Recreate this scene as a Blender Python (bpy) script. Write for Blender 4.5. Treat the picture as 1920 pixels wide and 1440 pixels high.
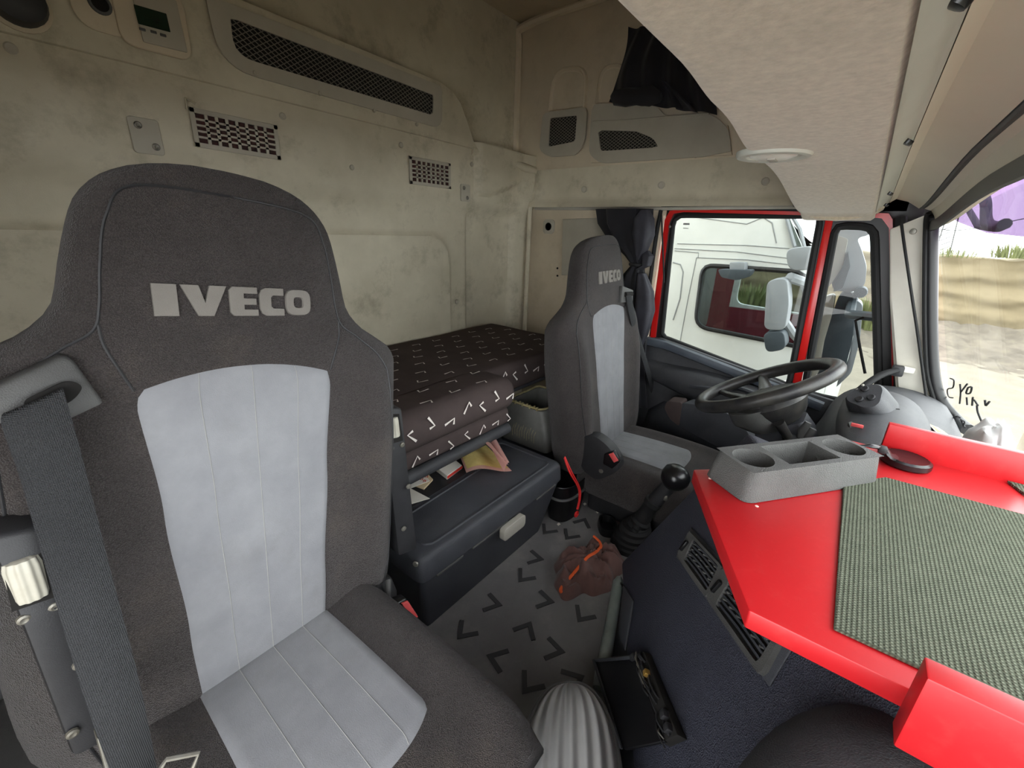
import bpy, bmesh, math, random
from mathutils import Vector, Matrix, noise
sc = bpy.context.scene
for o in list(bpy.data.objects): bpy.data.objects.remove(o)
col = sc.collection
random.seed(7)
V = Vector
# ------------------------------------------------------------------ camera
# X: across the cab towards the driver, Y: towards the rear wall, Z: up, floor at 0
FPX = 803.0
CAM = V((0, 0, 1.1))
dX = V((1633 - 960, 455 - 720, FPX)).normalized()
dY = V((-126 - 960, 397 - 720, FPX)); dY = (dY - dX * dX.dot(dY)).normalized()
dZ = dX.cross(dY)
RW = Matrix((dX, dY, dZ))                      # camera axes (right, down, forward) -> world
cam = bpy.data.objects.new('camera', bpy.data.cameras.new('camera')); col.objects.link(cam)
cam.data.sensor_width = 36; cam.data.lens = FPX / 1920 * 36; cam.data.clip_start = .01
m = Matrix((V((RW[0][0], -RW[0][1], -RW[0][2])), V((RW[1][0], -RW[1][1], -RW[1][2])), V((RW[2][0], -RW[2][1], -RW[2][2]))))
cam.matrix_world = Matrix.Translation(CAM) @ m.to_4x4()
sc.camera = cam
# ------------------------------------------------------------------ overcast daylight
w = bpy.data.worlds.new('overcast'); sc.world = w; w.use_nodes = True
bg = w.node_tree.nodes['Background']; bg.inputs[0].default_value = (.965, .98, 1.0, 1); bg.inputs[1].default_value = 1.8
sc.view_settings.view_transform = 'Standard'; sc.view_settings.look = 'None'
sc.view_settings.gamma = 1; sc.view_settings.use_curve_mapping = False
sc.view_settings.exposure = 2.1
sc.cycles.use_denoising = True
sc.cycles.max_bounces = 10; sc.cycles.diffuse_bounces = 6; sc.cycles.transparent_max_bounces = 16
# ------------------------------------------------------------------ helpers
def ray(px, py): return RW @ V((px - 960, py - 720, FPX))
def P(px, py, **k):                            # the point of the place that lies on a plane X=, Y= or Z=
    d = ray(px, py)
    a, v = next(iter(k.items())); i = 'XYZ'.index(a)
    return CAM + d * ((v - CAM[i]) / d[i])
def PL(px, py, p0, n):
    d = ray(px, py); return CAM + d * ((p0 - CAM).dot(n) / d.dot(n))
def sm(a, b, x):
    t = max(0., min(1., (x - a) / (b - a))); return t * t * (3 - 2 * t)
def lerp(a, b, t): return a + (b - a) * t
def tabc(pts, x):                               # smooth monotone-ish cubic through points
    n = len(pts)
    if x <= pts[0][0]: return pts[0][1]
    if x >= pts[-1][0]: return pts[-1][1]
    i = max(k for k in range(n - 1) if pts[k][0] <= x)
    def sl(k):
        if k == 0 or k == n - 1: return 0.
        a = (pts[k][1] - pts[k - 1][1]) / (pts[k][0] - pts[k - 1][0]); b = (pts[k + 1][1] - pts[k][1]) / (pts[k + 1][0] - pts[k][0])
        return 0. if a * b <= 0 else 2 * a * b / (a + b)
    h = pts[i + 1][0] - pts[i][0]; t = (x - pts[i][0]) / h; m0, m1 = sl(i) * h, sl(i + 1) * h
    return pts[i][1] * (2 * t ** 3 - 3 * t * t + 1) + m0 * (t ** 3 - 2 * t * t + t) + pts[i + 1][1] * (3 * t * t - 2 * t ** 3) + m1 * (t ** 3 - t * t)
def tab(pts, x):
    if x <= pts[0][0]: return pts[0][1]
    for (a, b), (c, d) in zip(pts, pts[1:]):
        if x <= c: return b + (d - b) * sm(a, c, x)
    return pts[-1][1]
class M:                                        # collects shapes into one bmesh
    def __init__(s): s.b = bmesh.new()
    def box(s, c, size, bev=0, seg=2, rot=None):
        r = bmesh.ops.create_cube(s.b, size=1); vs = r['verts']
        bmesh.ops.scale(s.b, vec=V(size), verts=vs)
        if bev:
            es = list({e for v in vs for e in v.link_edges})
            r2 = bmesh.ops.bevel(s.b, geom=es, offset=bev, segments=seg, profile=.5, affect='EDGES', clamp_overlap=True)
            vs = list({v for f in r2['faces'] for v in f.verts} | {v for v in vs if v.is_valid})
        if rot is not None: bmesh.ops.transform(s.b, matrix=rot.to_4x4(), verts=vs)
        bmesh.ops.translate(s.b, vec=V(c), verts=vs); return s
    def loft(s, rings, cap=True, closed=True, loop=False):
        R = [[s.b.verts.new(p) for p in r] for r in rings]; n = len(R[0])
        for a, b in zip(R, R[1:] + ([R[0]] if loop else [])):
            for i in range(n if closed else n - 1):
                j = (i + 1) % n
                try: s.b.faces.new((a[i], a[j], b[j], b[i]))
                except ValueError: pass
        if cap and not loop:
            s.b.faces.new(list(reversed(R[0]))); s.b.faces.new(R[-1])
        return s
    def tube(s, pts, r, n=8, loop=False, flat=None):
        pts = [V(p) for p in pts]; k = len(pts); rings = []; up = None
        for i, p in enumerate(pts):
            if loop: t = pts[(i + 1) % k] - pts[i - 1]
            else: t = pts[min(i + 1, k - 1)] - pts[max(i - 1, 0)]
            t.normalize()
            if up is None: up = V((0, 0, 1)) if abs(t.z) < .9 else V((1, 0, 0))
            sd = t.cross(up).normalized(); up = sd.cross(t).normalized()
            rr = r[i] if isinstance(r, (list, tuple)) else r
            f = flat or 1
            rings.append([p + sd * (math.cos(a) * rr) + up * (math.sin(a) * rr * f) for a in [2 * math.pi * j / n for j in range(n)]])
        return s.loft(rings, loop=loop)
    def prism(s, pts, d, bev=0, seg=2):         # outline (3D, planar) pushed along the vector d
        d = V(d); pts = [V(p) for p in pts]
        a = [s.b.verts.new(p) for p in pts]; f = s.b.faces.new(a)
        r = bmesh.ops.extrude_face_region(s.b, geom=[f]); vs = [g for g in r['geom'] if isinstance(g, bmesh.types.BMVert)]
        bmesh.ops.translate(s.b, vec=d, verts=vs)
        if bev:
            es = list({e for v in a + vs for e in v.link_edges})
            bmesh.ops.bevel(s.b, geom=es, offset=bev, segments=seg, profile=.5, affect='EDGES', clamp_overlap=True)
        return s
    def grid(s, fn, nu, nv):
        g = [[s.b.verts.new(fn(i / nu, j / nv)) for j in range(nv + 1)] for i in range(nu + 1)]
        for i in range(nu):
            for j in range(nv): s.b.faces.new((g[i][j], g[i + 1][j], g[i + 1][j + 1], g[i][j + 1]))
        return s
    def holder(s): return s
    def ringplate(s, outer, inner, d):          # a plate with one hole, both outlines of equal length
        d = V(d); n = len(outer)
        A = [[s.b.verts.new(V(p) + d * k) for p in o] for o in (outer, inner) for k in (0, 1)]
        o0, o1, i0, i1 = A
        for i in range(n):
            j = (i + 1) % n
            for q in ((o0[i], o0[j], i0[j], i0[i]), (o1[j], o1[i], i1[i], i1[j]), (o0[j], o0[i], o1[i], o1[j]), (i0[i], i0[j], i1[j], i1[i])): s.b.faces.new(q)
        return s
    def lathe(s, c, ax, prof, n=24):            # prof: (radius, height along ax)
        ax = V(ax).normalized(); u = ax.orthogonal().normalized(); v = ax.cross(u); c = V(c)
        rings = [[c + ax * h + (u * math.cos(2 * math.pi * i / n) + v * math.sin(2 * math.pi * i / n)) * max(r, 1e-4) for i in range(n)] for r, h in prof]
        return s.loft(rings)
OFF = {}
def mk(name, mm, mat, parent=None, smooth=True, ang=38, stuff=False, noflip=False):
    b = mm.b
    if not noflip: bmesh.ops.recalc_face_normals(b, faces=b.faces)
    if smooth:
        for f in b.faces: f.smooth = True
        ca = math.radians(ang)
        for e in b.edges:
            if len(e.link_faces) == 2 and e.calc_face_angle(0) > ca: e.smooth = False
    if parent is None:
        vs = [v.co for v in b.verts]
        off = V(((min(v.x for v in vs) + max(v.x for v in vs)) / 2, (min(v.y for v in vs) + max(v.y for v in vs)) / 2, min(v.z for v in vs)))
    else: off = OFF[parent.name]
    bmesh.ops.translate(b, vec=-off, verts=b.verts)
    me = bpy.data.meshes.new(name); b.to_mesh(me); b.free()
    for mt in (mat if isinstance(mat, (list, tuple)) else [mat]): me.materials.append(mt)
    o = bpy.data.objects.new(name, me); col.objects.link(o)
    if parent is None: o.location = off
    else: o.parent = parent
    OFF[o.name] = off
    if stuff: o['kind'] = 'stuff'
    return o
def tag(o, label, cat, group=None):
    o['label'] = label; o['category'] = cat
    if group: o['group'] = group
    return o
def thing(name, loc, label, cat, group=None):
    o = bpy.data.objects.new(name, None); col.objects.link(o); o.location = V(loc); o.empty_display_size = .05
    OFF[o.name] = V(loc); return tag(o, label, cat, group)
def struct(name, mm, mat, **k):
    o = mk(name, mm, mat, **k); o['kind'] = 'structure'; return o
def inst(src, parent, loc, rot=None, name=None):   # a copy that shares its mesh, placed in world coordinates
    o = src.copy(); col.objects.link(o); o.parent = parent; o.location = V(loc) - (OFF[parent.name] if parent else V())
    if rot is not None: o.rotation_euler = rot
    return o
def rrect(c, u, v, w, h, r, n=6):               # rounded rectangle outline, c centre, u and v unit axes
    c, u, v = V(c), V(u), V(v); pts = []
    for sx, sy, a0 in ((1, 1, 0), (-1, 1, 90), (-1, -1, 180), (1, -1, 270)):
        for i in range(n + 1):
            a = math.radians(a0 + 90 * i / n)
            pts.append(c + u * (sx * (w / 2 - r) + r * math.cos(a)) + v * (sy * (h / 2 - r) + r * math.sin(a)))
    return pts
def roundpoly(pts, r, n=5):                     # rounds every corner of a planar outline
    pts = [V(p) for p in pts]; out = []; k = len(pts)
    for i in range(k):
        a, b, c = pts[i - 1], pts[i], pts[(i + 1) % k]
        rr = r[i] if isinstance(r, (list, tuple)) else r
        d1 = min(rr, (a - b).length * .48); d2 = min(rr, (c - b).length * .48)
        p, q = b + (a - b).normalized() * d1, b + (c - b).normalized() * d2
        for j in range(n + 1):
            t = j / n; out.append(p * (1 - t) ** 2 + b * 2 * t * (1 - t) + q * t * t)
    return out
def resample(pts, n, closed=True):
    pts = [V(p) for p in pts]; q = pts + ([pts[0]] if closed else [])
    L = [0]
    for a, b in zip(q, q[1:]): L.append(L[-1] + (b - a).length)
    out = []; m_ = n if closed else n - 1
    for i in range(n):
        s = L[-1] * i / m_; k = 0
        while k < len(L) - 2 and L[k + 1] < s: k += 1
        t = (s - L[k]) / max(1e-9, L[k + 1] - L[k]); out.append(q[k].lerp(q[k + 1], t))
    return out
def curve(pts, n=8):                            # Catmull-Rom through points
    pts = [V(p) for p in pts]; out = []
    for i in range(len(pts) - 1):
        p0, p1, p2, p3 = pts[max(i - 1, 0)], pts[i], pts[i + 1], pts[min(i + 2, len(pts) - 1)]
        for j in range(n):
            t = j / n; out.append(.5 * ((2 * p1) + (p2 - p0) * t + (2 * p0 - 5 * p1 + 4 * p2 - p3) * t * t + (3 * p1 - p0 - 3 * p2 + p3) * t ** 3))
    return out + [pts[-1]]
def rotz(a): return Matrix.Rotation(math.radians(a), 3, 'Z')
def frame(x, z):                                # rotation whose local x is x and local z is close to z
    x = V(x).normalized(); z = V(z); z = (z - x * x.dot(z)).normalized(); y = z.cross(x)
    return Matrix((x, y, z)).transposed()
# ------------------------------------------------------------------ materials
def s2l(c): return tuple(((v / 255 + .055) / 1.055) ** 2.4 if v > 10 else v / 255 / 12.92 for v in c)
def mat(name, c, rough=.6, metal=0, c2=None, vs=6., va=.5, bump=0, bs=300., spec=.4, kind='noise', dirt=None, sheen=0, coat=0):
    m = bpy.data.materials.new(name); m.use_nodes = True; nt = m.node_tree; N = nt.nodes; L = nt.links
    b = N['Principled BSDF']; b.inputs['Roughness'].default_value = rough; b.inputs['Metallic'].default_value = metal
    b.inputs['Specular IOR Level'].default_value = spec
    if sheen: b.inputs['Sheen Weight'].default_value = sheen
    if coat: b.inputs['Coat Weight'].default_value = coat; b.inputs['Coat Roughness'].default_value = .25
    c = s2l(c); c2 = s2l(c2) if c2 else tuple(v * .8 for v in c)
    tc = N.new('ShaderNodeTexCoord'); src = tc.outputs['Object']
    nz = N.new('ShaderNodeTexNoise'); nz.inputs['Scale'].default_value = vs; nz.inputs['Detail'].default_value = 7; nz.inputs['Roughness'].default_value = .62
    L.new(src, nz.inputs['Vector'])
    rp = N.new('ShaderNodeValToRGB'); rp.color_ramp.elements[0].position = .5 - va / 2 * .6; rp.color_ramp.elements[1].position = .5 + va / 2 * .6
    rp.color_ramp.elements[0].color = (*c2, 1); rp.color_ramp.elements[1].color = (*c, 1)
    L.new(nz.outputs['Fac'], rp.inputs['Fac']); out = rp.outputs['Color']
    if dirt:                                     # blotches of another colour: (colour, scale, amount)
        n2 = N.new('ShaderNodeTexNoise'); n2.inputs['Scale'].default_value = dirt[1]; n2.inputs['Detail'].default_value = 9; n2.inputs['Roughness'].default_value = .7
        L.new(src, n2.inputs['Vector'])
        r2 = N.new('ShaderNodeValToRGB'); r2.color_ramp.elements[0].position = .52; r2.color_ramp.elements[1].position = .74
        r2.color_ramp.elements[0].color = (0, 0, 0, 1); r2.color_ramp.elements[1].color = (dirt[2],) * 3 + (1,)
        L.new(n2.outputs['Fac'], r2.inputs['Fac'])
        mx = N.new('ShaderNodeMix'); mx.data_type = 'RGBA'; L.new(r2.outputs['Color'], mx.inputs['Factor'])
        L.new(out, mx.inputs['A']); mx.inputs['B'].default_value = (*s2l(dirt[0]), 1); out = mx.outputs['Result']
    if bump:
        bp = N.new('ShaderNodeBump'); bp.inputs['Strength'].default_value = bump; bp.inputs['Distance'].default_value = .002
        if kind == 'noise':
            t = N.new('ShaderNodeTexNoise'); t.inputs['Scale'].default_value = bs; t.inputs['Detail'].default_value = 3; h = t.outputs['Fac']; L.new(src, t.inputs['Vector'])
        elif kind in ('grain', 'graincol'):
            t = N.new('ShaderNodeTexVoronoi'); t.inputs['Scale'].default_value = bs; h = t.outputs['Distance']; L.new(src, t.inputs['Vector'])
        else:                                    # weave: two crossing bands
            hs = []
            for ax in ('X', 'Y') if kind == 'weavecol' else ('X', 'Z'):
                t = N.new('ShaderNodeTexWave'); t.bands_direction = ax; t.inputs['Scale'].default_value = bs; t.inputs['Distortion'].default_value = .6
                t.inputs['Detail Scale'].default_value = 3; L.new(src, t.inputs['Vector']); hs.append(t.outputs['Fac'])
            ad = N.new('ShaderNodeMath'); ad.operation = 'MULTIPLY'; L.new(hs[0], ad.inputs[0]); L.new(hs[1], ad.inputs[1]); h = ad.outputs[0]
            if kind == 'weavecol':
                mx = N.new('ShaderNodeMix'); mx.data_type = 'RGBA'; L.new(h, mx.inputs['Factor']); L.new(out, mx.inputs['A'])
                mx.inputs['B'].default_value = (*[min(1, v * 1.9 + .01) for v in c], 1); out = mx.outputs['Result']
        if kind == 'graincol':                   # each grain cell is lighter at its centre, darker towards its edge
            rr = N.new('ShaderNodeMapRange'); rr.inputs['From Max'].default_value = .7; rr.inputs['To Min'].default_value = 1.35; rr.inputs['To Max'].default_value = .7; L.new(h, rr.inputs['Value'])
            vm = N.new('ShaderNodeVectorMath'); vm.operation = 'SCALE'; L.new(out, vm.inputs[0]); L.new(rr.outputs[0], vm.inputs['Scale']); out = vm.outputs[0]
        L.new(h, bp.inputs['Height']); L.new(bp.outputs['Normal'], b.inputs['Normal'])
    L.new(out, b.inputs['Base Color']); return m
def glass(name, tint, gloss=.08, rough=.0):
    m = bpy.data.materials.new(name); m.use_nodes = True; nt = m.node_tree; N = nt.nodes; L = nt.links; N.remove(N['Principled BSDF'])
    t = N.new('ShaderNodeBsdfTransparent'); t.inputs[0].default_value = (*tint, 1)
    g = N.new('ShaderNodeBsdfGlossy'); g.inputs['Roughness'].default_value = rough; g.inputs[0].default_value = (1, 1, 1, 1)
    lw = N.new('ShaderNodeLayerWeight'); lw.inputs['Blend'].default_value = .5
    pw = N.new('ShaderNodeMath'); pw.operation = 'POWER'; pw.inputs[1].default_value = 5; L.new(lw.outputs['Facing'], pw.inputs[0])
    ma = N.new('ShaderNodeMath'); ma.operation = 'MULTIPLY_ADD'; ma.inputs[1].default_value = gloss; ma.inputs[2].default_value = .015; L.new(pw.outputs[0], ma.inputs[0])
    mx = N.new('ShaderNodeMixShader'); L.new(ma.outputs[0], mx.inputs[0]); L.new(t.outputs[0], mx.inputs[1]); L.new(g.outputs[0], mx.inputs[2])
    L.new(mx.outputs[0], N['Material Output'].inputs[0]); return m
MT = dict(
 abs_=mat('grimy grey plastic', (206, 198, 176), .62, c2=(176, 168, 146), vs=5, va=.9, bump=.12, bs=500, dirt=((98, 88, 70), 7, 0.5)),
 abs_up=mat('upper lining plastic', (208, 195, 171), .7, c2=(186, 173, 150), vs=4, va=.9, bump=.15, bs=400, dirt=((122, 112, 92), 6, 0.25)),
 abs_lt=mat('pocket plastic', (176, 170, 155), .55, c2=(160, 154, 139), vs=6, va=.8, bump=.08, bs=500),
 cream=mat('cream plastic', (224, 216, 196), .5, c2=(212, 204, 184), vs=3, va=.8, bump=.04, bs=400),
 strip=mat('pale strip plastic', (196, 198, 188), .45, c2=(184, 186, 176), vs=3, bump=.03),
 velour=mat('beige velour', (200, 188, 166), .95, c2=(162, 150, 130), vs=90, va=1.0, bump=.5, bs=140, spec=.1, sheen=.3, dirt=((146, 134, 112), 6, 0.3)),
 seat=mat('charcoal seat cloth', (68, 63, 62), .92, c2=(52, 48, 47), vs=8, va=.9, bump=.9, bs=560, spec=.15, kind='graincol', dirt=((94, 83, 69), 4, 0.3), sheen=.15),
 insert=mat('grey suede cloth', (134, 135, 138), .95, c2=(117, 118, 122), vs=14, va=.9, bump=.25, bs=600, spec=.1, dirt=((98, 96, 92), 6, 0.3), sheen=.2),
 stitch=mat('pale thread', (150, 150, 148), .9),
 letter=mat('embroidered grey', (122, 118, 112), .9, bump=.4, bs=700),
 black=mat('black plastic', (46, 46, 48), .5, c2=(36, 36, 38), vs=12, bump=.2, bs=700, spec=.4),
 blackg=mat('glossy black', (18, 18, 20), .28, spec=.5),
 rubber=mat('black rubber', (26, 26, 27), .75, bump=.1),
 navy=mat('navy grained dash', (58, 60, 72), .62, c2=(48, 50, 61), vs=7, va=.8, bump=.9, bs=420, kind='grain', dirt=((86, 86, 90), 8, 0.2)),
 dashtop=mat('dark dash plastic', (66, 67, 70), .55, c2=(54, 55, 58), vs=8, bump=.3, bs=500, kind='grain', dirt=((96, 95, 92), 10, 0.25)),
 floor=mat('dusty floor rubber', (126, 125, 123), .85, c2=(100, 99, 98), vs=5, va=1, bump=.5, bs=350, dirt=((156, 153, 146), 7, 0.35)),
 mark=mat('moulded rubber mark', (62, 62, 63), .7),
 red=mat('red painted board', (188, 28, 34), .38, c2=(178, 24, 30), vs=3, va=.8, bump=.03, bs=60, spec=.5, dirt=((220, 92, 84), 60, .12)),
 redp=mat('red body paint', (200, 26, 22), .3, c2=(186, 20, 18), vs=3, spec=.5, coat=.4),
 box=mat('dark box plastic', (64, 66, 71), .5, c2=(54, 56, 61), vs=6, bump=.3, bs=600, kind='grain', dirt=((92, 92, 90), 9, 0.25)),
 grey=mat('grey plastic', (84, 84, 83), .55, c2=(72, 72, 71), vs=9, bump=.2, bs=600, kind='grain'),
 tray=mat('tray plastic', (86, 86, 84), .6, c2=(74, 74, 72), vs=9, bump=.5, bs=600, kind='grain'),
 knob=mat('ivory ribbed plastic', (196, 194, 182), .55, c2=(160, 154, 138), vs=20, va=1),
 latch=mat('pale grey latch', (172, 169, 158), .5, c2=(158, 154, 143)),
 steel=mat('dull steel', (150, 148, 140), .45, .7, c2=(120, 116, 106), vs=15),
 tube=mat('painted steel tube', (140, 148, 143), .42, .35, c2=(118, 126, 121), vs=12, bump=.1),
 belt=mat('grey belt webbing', (52, 53, 55), .85, c2=(42, 43, 45), vs=5, bump=.8, bs=180, kind='weave'),
 redbtn=mat('red button', (214, 84, 84), .5),
 cloth=mat('brown jersey cloth', (104, 78, 73), .95, c2=(82, 60, 55), vs=9, va=.9, bump=.2, bs=600, spec=.1, sheen=.2),
 hem=mat('orange hem', (222, 92, 40), .8),
 strap=mat('red strap', (214, 40, 40), .6),
 bed=mat('black brown bed cloth', (82, 72, 70), .95, c2=(66, 58, 57), vs=6, va=.9, bump=.3, bs=500, spec=.1),
 print_=mat('white print', (232, 224, 216), .9),
 curtain=mat('black curtain', (30, 30, 36), .8, c2=(20, 20, 25), vs=8, bump=.2, bs=400, sheen=.1),
 curtaing=mat('grey curtain sheen', (58, 58, 66), .6, c2=(40, 40, 46), vs=8),  # lighter curtain copy; the sheen on its folds is put into the colour
 mesh=mat('grey net', (120, 116, 104), .7),
 dark=mat('dark recess', (22, 20, 18), .9),
 vred=mat('dark red backing', (70, 32, 28), .8, c2=(20, 18, 18), vs=30, va=.6),
 lcd=mat('green display', (22, 44, 30), .2, c2=(16, 34, 22)),
 paper=mat('white paper', (226, 222, 210), .9, c2=(212, 206, 192)),
 cardb=mat('beige paper', (206, 188, 152), .9),
 pink=mat('pink paper', (244, 200, 190), .9),
 yellow=mat('yellow paper', (242, 228, 156), .9, c2=(226, 210, 134), vs=30),
 ink=mat('red ink', (196, 50, 40), .8),
 inkb=mat('black ink', (30, 30, 34), .8),
 yel=mat('yellow sticker', (232, 206, 70), .6),
 purple=mat('purple plastic', (120, 60, 190), .4),
 ribbed=mat('silver grey ribbed plastic', (168, 168, 166), .5, c2=(146, 146, 145), vs=9, va=.9, bump=.1),
 broken=mat('pale broken rim', (196, 186, 140), .7, c2=(160, 148, 104), vs=40),
 brass=mat('brass', (212, 170, 90), .35, .8),
 lamp=mat('clear lamp cover', (222, 220, 210), .25, c2=(210, 208, 198)),
 pillar=mat('pillar plastic', (236, 232, 220), .55, c2=(224, 220, 208), vs=4, bump=.05),
 frit=mat('black window band', (22, 22, 24), .4),
 white=mat('white body paint', (208, 209, 205), .35, c2=(198, 199, 195), vs=3, coat=.3),
 seam=mat('panel gap', (140, 142, 142), .8),
 mirror=mat('grey mirror housing', (150, 154, 158), .5, c2=(138, 142, 146), vs=6),
 mirrord=mat('dark mirror housing', (70, 78, 84), .55, c2=(60, 68, 74), vs=6),
 maroon=mat('maroon lining', (120, 44, 56), .9),
 bag=mat('white plastic sack', (240, 241, 241), .5, c2=(226, 228, 230), vs=20),
 stone=mat('limestone wall', (124, 112, 88), .95, c2=(92, 82, 62), vs=.8, va=1, bump=.8, bs=6, dirt=((72, 64, 48), 1.6, 0.6)),
 gravel=mat('pale gravel', (126, 119, 105), .95, c2=(100, 94, 82), vs=3, va=1, bump=.6, bs=12, dirt=((80, 74, 64), 6, 0.6)),
 rubble=mat('brown rubble', (112, 104, 92), .95, c2=(66, 60, 52), vs=2.5, va=1, bump=.8, bs=14, dirt=((96, 92, 70), 5, .5)),
 sillp=mat('sill plastic highlight tint', (80, 86, 94), .33, c2=(68, 74, 82), vs=8, bump=.2, bs=500, kind='grain'),  # blue-grey base colour paints in the highlight along the sill
 console=mat('mid grey console plastic', (122, 122, 117), .45, c2=(104, 104, 100), vs=9, bump=.2, bs=600, kind='grain'),
 weed=mat('green weeds', (112, 116, 74), .8, c2=(86, 92, 54), vs=4),
)
GL = glass('window glass', (.72, .75, .74))
GLW = glass('windscreen glass', (.93, .95, .94))
GLT = glass('truck glass', (.5, .55, .54))
GLV = glass('purple visor', (.34, .28, .37))
GLL = glass('lamp glass', (.95, .95, .93))
# ================================================================== the cab shell
fl = struct('floor', M().box((.95, .62, -.03), (2.7, 2.4, .06)), MT['floor'])
def chevron(L=.062, t=.013, h=.004, half=38):
    mm = M(); a = math.radians(half)
    for s in (1, -1):
        d = V((math.cos(a), s * math.sin(a), 0)); n = V((-d.y, d.x, 0)) * s
        mm.prism([V((0, 0, 0)), d * L, d * L - n * t, V((t / math.sin(a) * .99, 0, 0))][::s], (0, 0, h))
    return mm
cv = [(972, 1092, 0), (942, 1136, 115), (857, 1199, 0), (996, 1166, 190), (1083, 1167, 0), (1060, 1224, 115), (912, 1229, -70), (979, 1302, 0), (1020, 1050, 115), (1060, 1012, 0),
      (1098, 972, 190), (1125, 950, 0), (1096, 1268, 150), (1150, 965, 115), (1018, 1002, 0), (900, 1300, 190), (1040, 1130, 115), (1195, 960, 0), (1075, 1060, 190)]
first = None
for px, py, a in cv:
    p = P(px, py, Z=0)
    if first is None:
        OFF['_c'] = V(); mm = chevron(); me = bpy.data.meshes.new('chevron_mark'); bmesh.ops.recalc_face_normals(mm.b, faces=mm.b.faces); mm.b.to_mesh(me); me.materials.append(MT['mark'])
        first = bpy.data.objects.new('chevron_mark', me); col.objects.link(first); o = first; o.parent = fl; o.location = V((p.x, p.y, -.001)) - OFF['floor']
    else: o = inst(first, fl, (p.x, p.y, -.001))
    o.rotation_euler = (0, 0, math.radians(a))
# rear wall: moulded plastic, real relief
def rw(u, v):
    x = lerp(-.38, 2.24, u); z = lerp(0, 1.5, v)
    y = 1.655 - .035 * sm(1.16, 1.25, z)
    d = max(x - 1.56, z - 1.065)                # rounded raised field behind the bed
    if x > 1.44 and z > .945: d = math.hypot(x - 1.44, z - .945) - .12
    y -= .012 * sm(.012, -.012, d) + .010 * math.exp(-(d / .012) ** 2)
    y += .022 * sm(1.69, 1.715, x) * sm(1.22, 1.15, z) * sm(2.10, 2.07, x)
    y -= .03 * sm(2.08, 2.20, x)
    y -= .028 * sm(1.715, 1.745, x) * sm(1.255 + .3 * max(0, x - 1.82), 1.285 + .3 * max(0, x - 1.82), z) * sm(2.2, 2.0, x)
    y += .0025 * noise.noise(V((x * 5, z * 5, 0)))
    return V((x, y, z))
wr = struct('wall_rear', M().grid(rw, 170, 100).box((.93, 1.80, 1.07), (2.62, .04, 2.2)).box((.93, 1.757, 1.83), (2.62, .03, .74)), [MT['abs_']])
mid = [(-.38, 1.484), (1.74, 1.468), (1.705, 1.50), (1.665, 1.57), (1.62, 1.64), (1.57, 1.675), (1.50, 1.694), (1.30, 1.70), (-.38, 1.74)]
mk('ledge_panel', M().prism([V((x, 1.608, z)) for x, z in mid], (0, .14, 0), bev=.006), MT['abs_'], wr)
mk('ledge_roll', M().tube(curve([V((1.70, 1.625, 1.462)), V((1.85, 1.62, 1.452)), V((2.05, 1.61, 1.438)), V((2.22, 1.60, 1.425))]), .022, 10), MT['abs_'], wr)
# push clips in the rear wall
clipm = None
def clip(parent, c, n, r, mt='abs_lt'):
    mk('clip', M().lathe(c, n, [(r * .2, .002), (r * .75, .0035), (r, .001), (r, -.004)], 14), MT[mt], parent)
for px, py, r in ((20, 90, .012), (530, 218, .011), (752, 272, .011), (660, 314, .010), (885, 308, .011), (905, 312, .012), (790, 160, .008)):
    p = P(px, py, Y=1.619); clip(wr, p, (0, -1, 0), r)
clip(wr, P(857, 566, Y=1.635), (0, -1, 0), .012)
# ceiling and roof sides
struct('ceiling', M().box((.93, .8, 2.17), (2.66, 2.1, .05), .01), MT['abs_up'])
# driver side wall
wl = struct('wall_left', M().box((2.225, .8, 1.785), (.05, 2.0, .72), .004).box((2.225, 1.30, .60), (.05, .96, 1.28), .004), MT['abs_up'])
# header band above the door: gently hollow, with clips
def hb(u, v):
    y = lerp(1.60, .02, u); z = lerp(1.232, 1.428, v)
    x = 2.198 - .020 * sm(.25, 0, v) - .012 * math.exp(-((y - .98) / .07) ** 2) * (1 - v) + .006 * math.sin(v * 3.14)
    x -= .03 * sm(1.50, 1.58, y) * sm(.75, .35, v)
    return V((x, y, z))
mk('header_band', M().grid(hb, 80, 14).box((2.222, .81, 1.33), (.03, 1.6, .196)), MT['abs_'], wl)
mk('header_rail', M().tube([P(1003, 391, X=2.185), P(1250, 391, X=2.185), P(1500, 388, X=2.185)], .008, 8), MT['latch'], wl)
for px, py in ((1095, 355), (1240, 347), (1435, 340)): clip(wl, P(px, py, X=2.197), (-1, 0, 0), .016)
for px, py in ((1218, 296), (1304, 293)): clip(wl, P(px, py, X=2.185), (-1, 0, 0), .007)
mk('corner_bead', M().tube([V((2.165, 1.60, .4)), V((2.17, 1.60, 1.22)), V((2.19, 1.60, 1.43))], .014, 8), MT['abs_'], wl)
# upper side panel corner bead
mk('upper_bead', M().tube(curve([V((2.19, 1.735, 1.46)), V((2.19, 1.735, 2.02)), V((2.19, 1.70, 2.12)), V((2.19, 1.2, 2.14))]), .02, 8), MT['abs_up'], wl)
struct('trim_4', M().box((2.262, .42, 1.27), (.03, 1.0, .12), .004).box((2.262, .845, .8), (.03, .08, 1.0), .004).box((2.262, -.055, 1.245), (.03, .14, .13), .004).prism([V((2.25, -.04, 1.32)), V((2.25, -.115, 1.32)), V((2.25, -.40, .2)), V((2.25, -.285, .2))], (.03, 0, 0)), MT['frit'])
# unseen passenger side: header, pillar extended forward to dim the rear wall, open door
struct('wall_right', M().box((-.40, 1.12, 1.07), (.05, 1.40, 2.2), .005).box((-.40, .15, 1.74), (.05, .9, .86), .005), MT['abs_up'])
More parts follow.
